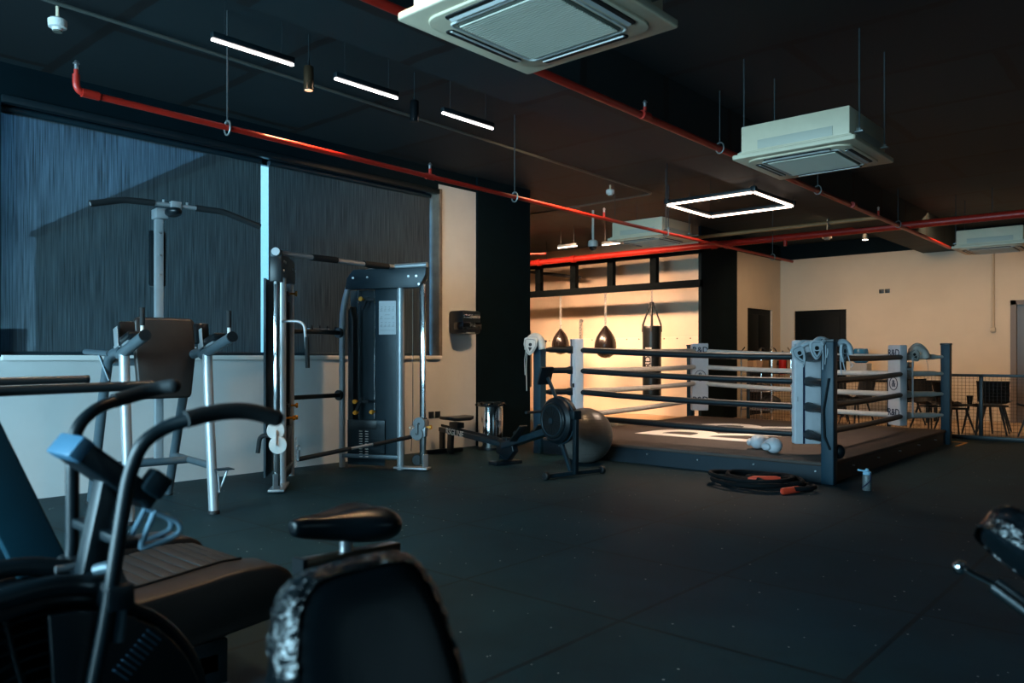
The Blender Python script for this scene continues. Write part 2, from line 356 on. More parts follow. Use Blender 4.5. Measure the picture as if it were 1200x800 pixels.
# the buildings across the street
M_far = mat('far_render', '#cdb594', .9, var=.1, scale=.5)
t = thing('office_building', (-15.5, 13, 0), 'grey building seen through the left blind with a sloping dark roof edge', 'building')
fp = [(-22.6, 7.0), (-9.6, 6.05), (-9.6, 8.45), (-22.6, 8.45)]
MB().prism(fp, Matrix.Translation((0, 0, 2.2)), 4.36).build('facade', M_far, t, True)
MB().prism([(-22.7, 6.9), (-9.5, 5.95), (-9.5, 8.46), (-22.7, 8.46)], Matrix.Translation((0, 0, 4.36)), .12).build('roof_edge', mat('roof_dark', '#3a4044', .9), t, True)
MB().b2((-9.6, 6.5, 1.2), (-9.56, 8.2, 2.9)).build('window_band', mat('far_glass', '#2b3338', .3), t, True)
single(MB().b2((-21, -9, 0), (-20.6, 6.2, 1.75)).b2((-21.05, -9, 1.75), (-20.55, 6.2, 1.85)), 'boundary_wall', mat('street_wall', '#7b8489', .9), 'low pale street wall outside beyond the left blind', 'wall')
gr = MB().b2((-60, -40, -.3), (-7.8, 60, -.12)); o = gr.build('street_ground', mat('asphalt', '#4c5053', .95)); o['kind'] = 'structure'

# ------------------------------------------------------------------ boxing ring
def ring():
    N, R, L, K = V((-2.67, 7.53, 0)), V((-2.69, 12.05, 0)), V((-6.25, 7.58, 0)), V((-6.6, 12.05, 0))
    t = thing('boxing_ring', (-4.55, 9.8, 0), 'low boxing ring with black and white ropes and white corner pads', 'boxing ring')
    H = .2
    def quad(off, z0, z1, bev=.0):
        P = [N + V((off, -off, 0)), R + V((off, off, 0)), K + V((-off, off, 0)), L + V((-off, -off, 0))]
        b = bmesh.new(); lo = [b.verts.new((p.x, p.y, z0)) for p in P]; hi = [b.verts.new((p.x, p.y, z1)) for p in P]
        b.faces.new(lo[::-1]); b.faces.new(hi)
        for i in range(4): b.faces.new((lo[i], lo[(i+1) % 4], hi[(i+1) % 4], hi[i]))
        if bev: bmesh.ops.bevel(b, geom=list(b.edges), offset=bev, segments=3, affect='EDGES', profile=.5)
        return MB().add(b)
    pf = quad(.0, .0, H - .03).build('platform', M_skirt, t, True)
    mb = MB()
    for i in range(6): mb.disc((-5.9 + i * .62, 7.535 + .0, .12 - .01 * (i % 2)), (0, 1, 0), .008, .03, 8)
    for i in range(5): mb.disc((-2.67, 8.2 + i * .8, .11), (1, 0, 0), .008, .03, 8)
    mb.build('skirt_rivets', M_bolt, pf, True)
    cv = quad(.012, H - .04, H, .015).build('canvas', M_canvas, t, True)
    for y in (9.25, 10.6):
        lettering('canvas_letter', 'R', 2.25, M_logo, cv, Matrix.Translation((-4.72 + 4.55, y - 9.8, H + .002)) @ Euler((0, 0, PI/2)).to_matrix().to_4x4() @ Matrix.Diagonal((.95, 1.0, 1, 1)), .001)
    for P, ht in ((N, 1.36), (R, 1.38), (L, 1.4), (K, 1.4)):
        s = .058 if P is not K else .05
        po = MB().b2((P.x - s, P.y - s, 0), (P.x + s, P.y + s, ht), .008).build('corner_post', M_post, t, True)
        MB().b2((P.x - s - .006, P.y - s - .006, ht - .02), (P.x + s + .006, P.y + s + .006, ht + .008), .006).build('post_cap', M_blk, po, True)
    cN, cR, cL, cK = V((-3.05, 8.0, 0)), V((-3.1, 11.55, 0)), V((-6.05, 8.0, 0)), V((-6.26, 11.68, 0))
    zz = {'N': (1.2, .95, .69, .41), 'R': (1.2, .97, .69, .4), 'L': (1.29, 1.03, .76, .45), 'K': (1.3, 1.04, .77, .5)}
    def rope(name, a, b, za, zb, m, r=.034, sag=.018):
        pts = []
        for i in range(15):
            k = i / 14; p = a.lerp(b, k); p.z = za + (zb - za) * k - sag * 4 * k * (1 - k); pts.append(p)
        return MB().tube(pts, r, n=12).build(name, m, t, True)
    for i in range(4):
        rope('rope', cL, cN, zz['L'][i], zz['N'][i], M_rope)
        rope('rope', cN, cR, zz['N'][i], zz['R'][i], M_rope)
        rope('rope', cL, cK, zz['L'][i], zz['K'][i], M_wrope, .036)
        rope('rope', cK, cR, zz['K'][i], zz['R'][i], M_wrope, .036)
        for c, P, k, m in ((cN, N, 'N', M_rope), (cL, L, 'L', M_rope), (cR, R, 'R', M_wrope), (cK, K, 'K', M_rope)):
            z = zz[k][i]; p0 = V((c.x, c.y, z)); p1 = V((P.x, P.y, z)); d = (p1 - p0)
            MB().tube([p0, p0 + d * .12, p0 + d * .2, p0 + d * .7, p0 + d * .78, p0 + d * .93], .03, n=12, rs=[.05, .05, .038, .036, .026, .022]).build('turnbuckle_wrap', m, t, True)
    # padded corner cushions with straps and print
    for c, k, zr, pr in ((cN, 'N', (.31, 1.37), 0), (cR, 'R', (.27, 1.36), 1), (cL, 'L', (.36, 1.43), 0), (cK, 'K', (.33, 1.42), 1)):
        ctr = V((-4.6, 9.8, 0)); d = (ctr - c); d.z = 0; d.normalize(); s = V((0, 0, 1)).cross(d)
        if k in 'NL': o_ = c + d * .05
        else: o_ = c + d * .09
        M = frame(s, V((0, 0, 1)), s.cross(V((0, 0, 1))), (o_.x, o_.y, (zr[0] + zr[1]) / 2))
        h = zr[1] - zr[0]
        pd = MB().prism(rrect(.27, h, .02, 3), M, .11, .012).build('corner_pad', M_pad, t, True)
        if k in 'NL':
            mb = MB()
            for x in (.045,):
                mb.prism(rrect(.018, h * .99, .004, 2), M @ Matrix.Translation((x, 0, -.058)), .006).prism(rrect(.018, h * .99, .004, 2), M @ Matrix.Translation((x, 0, .058)), .006)
            mb.build('pad_stripe', M_ink, pd, True)
            q = V((o_.x, o_.y, 0)) - s * .1 - d * .07
            if k == 'N':
                q = c - V((.09, .05, 0))
            else: q = c + V((.06, -.05, 0))
            mb = MB().tube([(q.x, q.y, zz[k][0] + .03), (q.x, q.y - .01, (zz[k][0] + zz[k][3]) / 2), (q.x, q.y, zz[k][3] - .04)], .014, n=8)
            mb.build('rope_spacer_strap', M_pad, t, True)
            MB().box((q.x, q.y - .014, zz[k][2] + .08), (.03, .02, .05)).build('strap_buckle', M_blk, t, True)
        else:
            for zo, sz, bd in ((h * .4, .13, 'R&D'), (.02, .13, '&'), (-h * .34, .13, 'R&D')):
                # print faces the middle of the ring
                q = V((o_.x, o_.y, (zr[0] + zr[1]) / 2 + zo)) + d * .0575
                MM = frame(s, V((0, 0, 1)), s.cross(V((0, 0, 1))), q)
                MM = Matrix.Translation(-V(t.location)) @ MM
                if (s.cross(V((0, 0, 1)))).dot(d) < 0:
                    MM = Matrix.Translation(-V(t.location)) @ frame(-s, V((0, 0, 1)), (-s).cross(V((0, 0, 1))), q)
                lettering('print', bd, sz, M_ink, pd, MM, .001).matrix_parent_inverse = Matrix()
                if bd == '&':
                    cc = MB().tube([MM @ V((.085 * math.cos(a * PI / 16), .085 * math.sin(a * PI / 16), .001)) for a in range(32)], .005, n=6, closed=True)
                    cc.build('print_ring', M_ink, pd)
    q = V((cR.x, cR.y, 0)) + V((.1, .06, 0))
    MB().tube([(q.x, q.y, 1.2), (q.x, q.y, .38)], .012, n=8).build('rope_spacer_strap', M_pad, t, True)
    MB().tube([(N.x + .02, N.y - .062, 1.0), (N.x - .03, N.y - .07, .7), (N.x - .02, N.y - .066, .45), (N.x + .03, N.y + .0 - .062, .33)], .012, n=8).build('loose_strap', M_blk, t, True)
    MB().ell((N.x + .04, N.y + .13, .3), (.06, .06, .07)).build('strap_bundle', M_blk, t, True)
    return t
ring()

# protective gear on the ring
def shield(w, h):
    return [(-w*.5, h*.42), (-w*.3, h*.5), (w*.3, h*.5), (w*.5, h*.42), (w*.52, h*.05), (w*.3, -h*.3), (w*.06, -h*.5), (-w*.06, -h*.5), (-w*.3, -h*.3), (-w*.52, h*.05)]
def ear_flap(parent, M, w=.15, h=.22, m=None):
    f = MB().prism(shield(w, h), M, .035, .01).build('ear_flap', m or M_glove, parent, True)
    MB().prism(rrect(.05, .05, .022, 5), M @ Matrix.Translation((0, h*.1, .0)), .04, .003).prism([(-.03, -h*.05), (.03, -h*.05), (.0, -h*.28)], M @ Matrix.Translation((.0, 0, .0)), .04, .003).build('ear_opening', M_dark, f, True)
    s2 = [(x*1.0, y) for x, y in shield(w*.78, h*.78)]
    MB().tube([M @ V((x, y, .018)) for x, y in s2], .003, n=6, closed=True).tube([M @ V((x, y, -.018)) for x, y in s2], .003, n=6, closed=True).build('seam', M_dgrey, f, True)
def head_guard(loc, label, flaps, crown, laces, rz=0, group=None, m=None, sc=.8):
    m = m or M_glove
    t = thing('head_guard', loc, label, 'head guard', rz, group)
    L = Matrix.Translation(loc) @ Euler((0, 0, rz)).to_matrix().to_4x4()
    for fl in flaps:
        o, yaw, roll, w, h = fl
        ear_flap(t, L @ Matrix.Translation(o) @ Euler((PI/2, roll, 0), 'XYZ').to_matrix().to_4x4() @ Matrix() if yaw == 0 else L @ Matrix.Translation(o) @ Euler((0, 0, yaw)).to_matrix().to_4x4() @ Euler((PI/2, roll, 0)).to_matrix().to_4x4(), w, h, m)
    mb = MB()
    for pts, r in crown: mb.tube([L @ V(p) for p in fillet(pts, .05)], r, n=12)
    mb.build('crown_padding', m, t, True)
    mb = MB()
    for pts in laces: mb.tube([L @ V(p) for p in fillet(pts, .02)], .006, n=6)
    mb.build('laces', m, t, True)
    t.scale = (sc, sc, sc)
    return t
cy = math.radians(41.5)
head_guard((-2.75, 7.5, 1.24), 'grey head guard draped over the near blue-black ring post, ear flap facing the camera',
    [((.0, -.1, .03), cy, .0, .155, .23)], [([(-.02, -.09, .12), (.0, -.02, .16), (.05, .06, .15), (.09, .12, .08)], .036), ([(.05, -.08, .1), (.07, .0, .15), (.1, .08, .12)], .03)],
    [[(.08, -.03, .1), (.09, -.05, -.02), (.085, -.06, -.14)], [(.1, -.02, .1), (.11, -.04, 0), (.1, -.05, -.06)], [(.06, -.07, .1), (.07, -.075, -.05), (.065, -.08, -.2)]])
head_guard((-2.93, 7.6, 1.22), 'grey head guard hung on the top rope left of the near ring post, tilted',
    [((-.02, -.1, .0), cy, -.45, .16, .24)], [([(-.06, -.1, .1), (-.02, -.04, .15), (.05, .04, .14), (.09, .1, .1)], .036), ([(.0, -.1, .1), (.06, -.06, .14), (.12, -.02, .14)], .028)],
    [[(.03, -.12, .08), (.05, -.12, -.05), (.03, -.12, -.15)]])
head_guard((-2.58, 7.62, 1.22), 'grey head guard with hanging laces at the back of the near ring post',
    [((.02, -.02, .02), cy + .6, .1, .13, .22)], [([(-.05, -.03, .13), (.0, .02, .16), (.06, .06, .1), (.07, .07, .0)], .038)],
    [[(.02, -.05, .08), (.03, -.06, -.1), (.05, -.05, -.2)], [(.06, -.01, .02), (.09, -.02, -.08), (.13, -.02, -.12), (.1, -.02, -.15)], [(.0, -.06, .06), (.0, -.07, -.1), (.01, -.06, -.24)]])
head_guard((-2.97, 11.72, 1.2), 'pale head guard sitting on the top rope at the far right ring corner',
    [((-.02, -.09, .02), cy, -.5, .2, .22)], [([(-.08, -.05, -.02), (-.09, .0, .12), (.0, .02, .2), (.1, .03, .1), (.14, .04, -.02)], .06), ([(-.06, -.08, .05), (.0, -.05, .17), (.1, .0, .1)], .05)],
    [[(.14, -.03, -.03), (.17, -.04, -.14), (.18, -.04, -.24)]], m=mat('ivory_glove_leather', '#b9b3ab', .5, var=.08))
head_guard((-6.27, 7.5, 1.33), 'white head guard hanging on the far left ring post beside the black column',
    [((.0, -.09, .0), cy - .3, .1, .2, .26)], [([(-.1, -.03, -.05), (-.1, .0, .1), (.0, .02, .16), (.1, .03, .1), (.12, .04, -.04)], .055)],
    [[(-.1, -.06, .0), (-.13, -.07, -.2), (-.12, -.07, -.42)], [(-.07, -.08, .0), (-.08, -.09, -.3), (-.07, -.09, -.65)]], m=mat('white_glove_leather', '#c4c4c0', .5, var=.08), sc=.85)
def boxing_glove(loc, rz, label):
    t = thing('boxing_glove', loc, label, 'boxing glove', rz, 'boxing gloves lying on the ring canvas')
    g = MB().ell((0, 0, .085), (.115, .085, .08), (0, .15, 0)); g.ell((-.1, 0, .075), (.07, .07, .065))
    g.build('glove_body', M_pad, t)
    MB().ell((.03, -.085, .075), (.075, .035, .04), (0, 0, .3)).build('thumb', M_pad, t)
    MB().tube([(-.13, 0, .07), (-.2, 0, .068)], .06, n=20, rs=[.058, .064]).build('cuff', M_pad, t)
    MB().tube([(-.2, 0, .068), (-.206, 0, .068)], .055, n=20).build('cuff_opening', M_dark, t)
    return t
boxing_glove((-3.64, 8.14, .2), -1.5, 'white boxing glove on the canvas, rear one of the pair by the corner pad')
boxing_glove((-3.36, 7.88, .2), -.95, 'white boxing glove on the canvas, nearest the front ring edge')

# battle rope, bottle, ball
def battle_rope():
    t = thing('battle_rope', (-3.1, 6.93, 0), 'coiled black battle rope with red orange ends on the floor before the ring', 'battle rope')
    pts = []; random.seed(3)
    for i in range(260):
        a = i / 260 * 2 * PI * 5.2; k = i / 260
        rx = .42 + .08 * math.sin(a * .37) - .1 * k; ry = .3 + .06 * math.cos(a * .53) - .06 * k
        pts.append((.0 + rx * math.cos(a) + .05 * math.sin(a * .19), .02 + ry * math.sin(a), .022 + .034 * min(2.2, k * 3.0) + .008 * math.sin(a * 2.3)))
    M_br = mat('battle_rope_fibre', '#060b0e', .8, bump=.5, bscale=90, spec=.2)
    MB().tube(pts, .021, n=8).build('rope_coil', M_br, t)
    MB().tube(fillet([pts[-1], (-.1, -.1, .1), (.1, -.2, .1), (.16, -.24, .09)], .1), .021, n=8).build('rope_tail', M_br, t)
    MB().tube([(.0, -.22, .1), (.04, -.2, .105), (.2, -.08, .105), (.23, -.06, .1)], .026, n=12, rs=[.012, .026, .026, .022]).build('end_sleeve', mat('red_orange_rubber', '#e2472c', .45), t)
    MB().tube([(.33, -.26, .03), (.335, -.255, .03), (.4, -.08, .035)], .03, n=14, rs=[.026, .03, .03]).build('end_sleeve', MATS['red_orange_rubber'], t)
    MB().tube(fillet([(.4, -.08, .035), (.44, .06, .03), (.36, .25, .03), (.1, .33, .05)], .1), .021, n=8).build('rope_tail', M_br, t)
battle_rope()
def bottle():
    t = thing('water_bottle', (-2.29, 7.4, 0), 'grey water bottle with pale blue lid standing on the floor right of the ring corner', 'bottle')
    MB().lathe([(.034, 0), (.038, .006), (.038, .13), (.034, .142), (.03, .148)]).build('bottle_body', mat('speckled_steel', '#6b7274', .45, .3, var=.5, scale=120), t)
    MB().lathe([(.035, .143), (.037, .15), (.036, .168), (.02, .176), (.014, .19), (.012, .196)]).tube([(.0, 0, .17), (-.06, -.02, .178), (-.075, -.025, .182)], .009, n=8).build('lid', mat('pale_blue_plastic', '#8fc0da', .4), t)
    MB().tube(fillet([(.034, -.016, .16), (.04, -.02, .1), (.0, -.042, .05), (-.036, -.02, .02)], .03), .006, n=8).build('carry_strap', M_ink, t)
bottle()
b_ = single(MB().ell((-5.27, 7.2, .312), (.312, .312, .312), u=48, v=28), 'exercise_ball', M_ball, 'large dark grey exercise ball between the rowing machine and the ring', 'exercise ball')
mb = MB()
for k in range(-9, 10):
    z = k * .031; r = math.sqrt(max(0, .3125**2 - z*z)); mb.tube([(r*math.cos(a*PI/20), r*math.sin(a*PI/20), .312+z) for a in range(40)], .0015, n=5, closed=True)
mb.build('ribs', M_ball, b_)

# ------------------------------------------------------------------ bags and steel frame
M_frame = mat('matt_black_frame', '#030a0d', .8, spec=.08)
def bag_frame():
    y = 13.2
    t = thing('bag_frame', (-9.0, y, 2.45), 'black steel frame high across the alcove carrying the punch bags', 'bag frame')
    MB().b2((-12, y - .07, 2.5), (XS, y + .07, 2.63), .006).build('lower_beam', M_frame, t, True)
    MB().b2((-12, y - .07, 3.12), (XS, y + .07, 3.26), .006).build('upper_beam', M_frame, t, True)
    for px_ in (632, 673, 716.5, 767):
        a = (px_ - 600) / 920; d = y / (.6631 * a + .7486); x = (.7486 * a - .6631) * d
        MB().b2((x - .07, y - .06, 2.62), (x + .07, y + .06, 3.13), .006).build('upright', M_frame, t, True)
    return y
BY = bag_frame()
def chain(mb, a, b, n, w=.016, r=.0045):
    a, b = V(a), V(b); d = (b - a) / n; u = d.normalized()
    for i in range(n):
        c = a + d * (i + .5); l = d.length * .68
        s = V((1, 0, 0)) if i % 2 else V((0, 1, 0))
        mb.tube([c + s * w * math.cos(t_ * PI / 5) + u * l * math.sin(t_ * PI / 5) for t_ in range(10)], r, n=6, closed=True)
def xat(px_, y):
    a = (px_ - 600) / 920; d = y / (.6631 * a + .7486); return (.7486 * a - .6631) * d
for px_, r, z0, z1, lab in ((657, .19, 1.25, 1.8, 'black teardrop punch bag on a chain, the left and smaller looking one'), (709.5, .225, 1.17, 1.83, 'black teardrop punch bag on a chain, left of the long heavy bag')):
    x = xat(px_, BY); h = z1 - z0
    t = thing('teardrop_bag', (x, BY, z0), lab, 'punch bag', group='teardrop bags under the steel frame')
    prof = [(0, 0), (r*.35, .015), (r*.7, h*.1), (r*.93, h*.24), (r, h*.36), (r*.96, h*.5), (r*.8, h*.66), (r*.55, h*.8), (r*.28, h*.92), (r*.12, h*.98), (.03, h)]
    bg_ = MB().lathe(prof, n=36).build('bag_body', mat('glossy_black_leather', '#15110f', .25, var=.1), t, ang=80)
    mb = MB()
    for k in range(4):
        a = k * PI / 2 + .4; mb.tube([(rr * 1.004 * math.cos(a), rr * 1.004 * math.sin(a), z) for rr, z in prof[1:]], .004, n=5)
    mb.build('seams', M_dark, bg_)
    mb = MB(); chain(mb, (0, 0, h + .02), (0, 0, 2.5 - z0), 14, .022, .008); mb.build('chain', M_galv, t)
    MB().tube([(0, 0, h - .02), (0, 0, h + .05)], .02, n=10).build('swivel', M_bolt, t)
x = xat(764, BY)
t = thing('heavy_bag', (x, BY, .4), 'tall black heavy bag with a white printed label hanging on straps', 'punch bag')
hb = MB().lathe([(0, 0), (.16, .005), (.178, .03), (.18, .1), (.18, 1.33), (.178, 1.37), (.165, 1.4), (0, 1.4)], n=40).build('bag_body', mat('heavy_bag_vinyl', '#0d1416', .33, var=.1), t)
mb = MB()
for k in range(4):
    a = k * PI / 2 + .5; c, s = math.cos(a), math.sin(a); mb.tube([(c*.178, s*.178, 1.28), (c*.172, s*.172, 1.42), (.02*c, .02*s, 1.86)], .018, n=8)
mb.build('hanging_straps', M_dark, t)
mb = MB(); chain(mb, (0, 0, 1.87), (0, 0, 2.1), 6, .018, .006); mb.build('chain', M_galv, t)
# label patch curved round the bag, facing the camera
def patch(z0, z1, a0, a1, R):
    b = bmesh.new(); n = 10; A = [b.verts.new((R*math.cos(a0+(a1-a0)*i/n), R*math.sin(a0+(a1-a0)*i/n), z0)) for i in range(n+1)]; B = [b.verts.new((v.co.x, v.co.y, z1)) for v in A]
    for i in range(n): b.faces.new((A[i], A[i+1], B[i+1], B[i]))
    bmesh.ops.solidify(b, geom=list(b.faces), thickness=.003); return MB().add(b)
va = math.atan2(-BY, -x) 
lb = patch(.55, .98, va - .75, va - .05, .183).build('label_patch', M_logo, hb)
lb['label'] = 'white label with dark letters on the heavy bag'
MM = frame(V((0, 0, 1)), V((-math.sin(va-.4), math.cos(va-.4), 0)) * -1, V((0, 0, 1)).cross(V((-math.sin(va-.4), math.cos(va-.4), 0)) * -1), (.186*math.cos(va-.4), .186*math.sin(va-.4), .76))
lettering('lettering', 'RDX', .17, M_dark, hb, MM, .002)
x = xat(613.5, 12.6)
t = thing('heavy_bag', (x, 12.6, .55), 'black punch bag half hidden behind the black column', 'punch bag')
MB().lathe([(0, 0), (.16, .005), (.178, .03), (.18, .9), (.16, 1.2), (.06, 1.3), (0, 1.31)], n=32).build('bag_body', MATS['heavy_bag_vinyl'], t)
mb = MB()
for k in range(4): a = k*PI/2; mb.tube([(.15*math.cos(a), .15*math.sin(a), 1.2), (0, 0, 1.6)], .008, n=6)
mb.tube([(0, 0, 1.6), (0, 0, CZ - .55)], .008, n=6)
mb.build('hanging_straps', M_blk, t)
mb = MB(); xx = xat(680.5, YA - .05); chain(mb, (xx, YA - .06, 1.62), (xx, YA - .06, 2.02), 7, .03, .01)
o = single(mb, 'wall_chain', M_galv, 'short steel chain hanging on the alcove wall between the teardrop bags', 'chain')
MB().disc((0, .045, .4), (0, 1, 0), .04, .025).tube([(0, .05, .4), (0, -.01, .4)], .01, n=8).build('wall_hook', M_galv, o)
single(MB().tube([(-12.0, 13.5, 3.2), (xat(681, 13.75), 13.75, 2.92)], .035), 'drain_pipe', M_steel, 'thin dark pipe sloping down behind the bag frame uprights', 'pipe')

# ------------------------------------------------------------------ pull-up and knee raise tower
def tower():
    t = thing('pull_up_tower', (-6.27, 2.76, 0), 'silver and grey pull-up and knee raise tower with dark back pad by the window', 'exercise tower', math.radians(-7.5))
    fr = {}
    for s in (-1, 1):
        w = .3 * s
        MB().tube([(-.55, w, 0), (-.13, w*1.02, .95), (-.02, w, 1.2), (.18, w, 1.235), (.34, w, 1.24)], .037, .14, n=18).build('rear_leg', M_grey, t)
        MB().tube([(.54, w, 0), (.42, w, .95), (.40, w, 1.22)], .037, .15, n=18).build('front_leg', M_silver, t)
        a = MB().tube([(.3, w, 1.215), (.9, w, 1.345)], .038, n=20).build('arm_tube', M_grey, t)
        MB().disc((.904, w, 1.346), (.6, 0, .13), .04, .016).build('end_cap', M_blk, a)
        g = MB().tube([(.84, w, 1.35), (.84, w, 1.42)], .012, n=10).build('grip_post', M_white, t)
        MB().tube([(.84, w, 1.415), (.84, w, 1.54)], .017, n=12).build('hand_grip', M_grip, g)
        # elbow cushion on its bracket
        MB().box((.52, w, 1.33), (.3, .1, .05), (0, -.2, 0), .018).build('elbow_pad', M_vinyl, t)
        MB().box((.36, w - .03*s, 1.38), (.05, .11, .16), (0, -.2, 0), .012).build('elbow_pad_stop', M_vinyl, t)
        MB().box((.4, w + .055*s*(-1 if s > 0 else 1), 1.34), (.1, .008, .15), (0, -.2, 0), .003).box((.5, w, 1.295), (.2, .06, .02), (0, -.2, 0)).build('pad_bracket', M_silver, t)
        mb = MB()
        for f in (.15, .22, .28): mb.disc((f, w, 1.274), (0, 0, 1), .009, .012, 8)
        mb.build('bolts', M_bolt, t)
        MB().tube([(-.42, w, .36), (.49, w, .36)], .028, n=14).build('side_rail', M_grey, t)
        for f in (-.55, .54): MB().lathe([(.043, 0), (.043, .02), (.039, .026)], (f, w, 0)).build('rubber_foot', M_rub, t)
    MB().tube([(-.02, -.3, .36), (-.02, .3, .36)], .03, n=14).build('cross_rail', M_grey, t)
    w0 = .09
    MB().b2((-.13, w0 - .03, .36), (-.07, w0 + .03, 2.33), .004).build('mast', M_silver, t)
    poly = [(-.215, .33), (.2, .33), (.225, .3), (.225, .0), (.19, -.29), (.17, -.31), (-.19, -.31), (-.21, -.29), (-.23, .0), (-.235, .3)]
    MB().prism(poly, frame((0, 1, 0), (-.06, 0, 1), V((0, 1, 0)).cross(V((-.06, 0, 1))), (.07, w0 + .0, 1.18)), .07, .02).build('back_pad', M_leather, t)
    MB().b2((-.06, w0 - .05, 1.0), (.04, w0 + .05, 1.06)).b2((-.06, w0 - .05, 1.3), (.04, w0 + .05, 1.36)).build('pad_mount', M_grey, t)
    MB().b2((-.06, -.28, 1.13), (-.0, .3, 1.19), .006).build('upper_rail', M_grey, t)
    # slim rear pad
    MB().box((-.17, w0 + .01, 2.0), (.05, .13, .46), (0, 0, 0), .02).build('rear_pad', M_vinyl, t)
    mb = MB()
    for z in (1.86, 2.02, 2.2): mb.disc((-.066, w0, z), (1, 0, 0), .008, .01, 8)
    mb.build('bolts', M_bolt, t)
    # head bracket and bent bar
    MB().b2((-.14, w0 - .045, 2.31), (-.0, w0 + .045, 2.39), .006).build('head_bracket', M_silver, t)
    MB().ell((.1, w0 + .05, 2.35), (.1, .06, .04)).build('bracket_cover', M_blk, t)
    c = w0 + .06
    bar = [(.16, c - .62, 2.33), (.13, c - .38, 2.395), (.12, c, 2.4), (.13, c + .38, 2.395), (.16, c + .68, 2.30)]
    br = MB().tube(bar, .016, .05, n=14).build('pull_up_bar', M_silver, t)
    fb = fillet(bar, .05)
    l = [p for p in fb if p.y < c - .17] + [V((.122, c - .16, 2.4))]; r = [V((.122, c + .16, 2.4))] + [p for p in fb if p.y > c + .17]
    MB().tube(l, .025, n=14).build('bar_grip', M_grip, br); MB().tube(r, .025, n=14).build('bar_grip', M_grip, br)
    mb = MB().b2((.09, c - .04, 2.36), (.15, c + .04, 2.43), .006)
    for y in (-.09, .09): mb.disc((.12, c + y, 2.42), (0, 0, 1), .01, .03, 8)
    mb.build('bar_clamp', M_silver, t)
    # rear dip handle on the left, foot plates
    MB().tube([(.1, -.33, 1.225), (-.3, -.4, 1.24)], .022, n=12).build('rear_handle', M_grey, t)
    MB().beam((-.05, -.36, 1.22), (.0, -.3, 1.02), .03, .008).build('handle_brace', M_grey, t)
    for f, w in ((.55, .37), (-.46, .14)):
        st = MB().box((f, w, .335), (.12, .13, .008), bev=.003).build('foot_plate', M_dgrey, t)
        if f > 0: MB().tube([(f - .02, .33, .14), (f, .36, .22), (f + .01, w + .03, .33)], .008, .05, n=8).tube([(f, .33, .3), (f, .34, .16)], .007, n=8).build('plate_brace', M_silver, st)
tower()

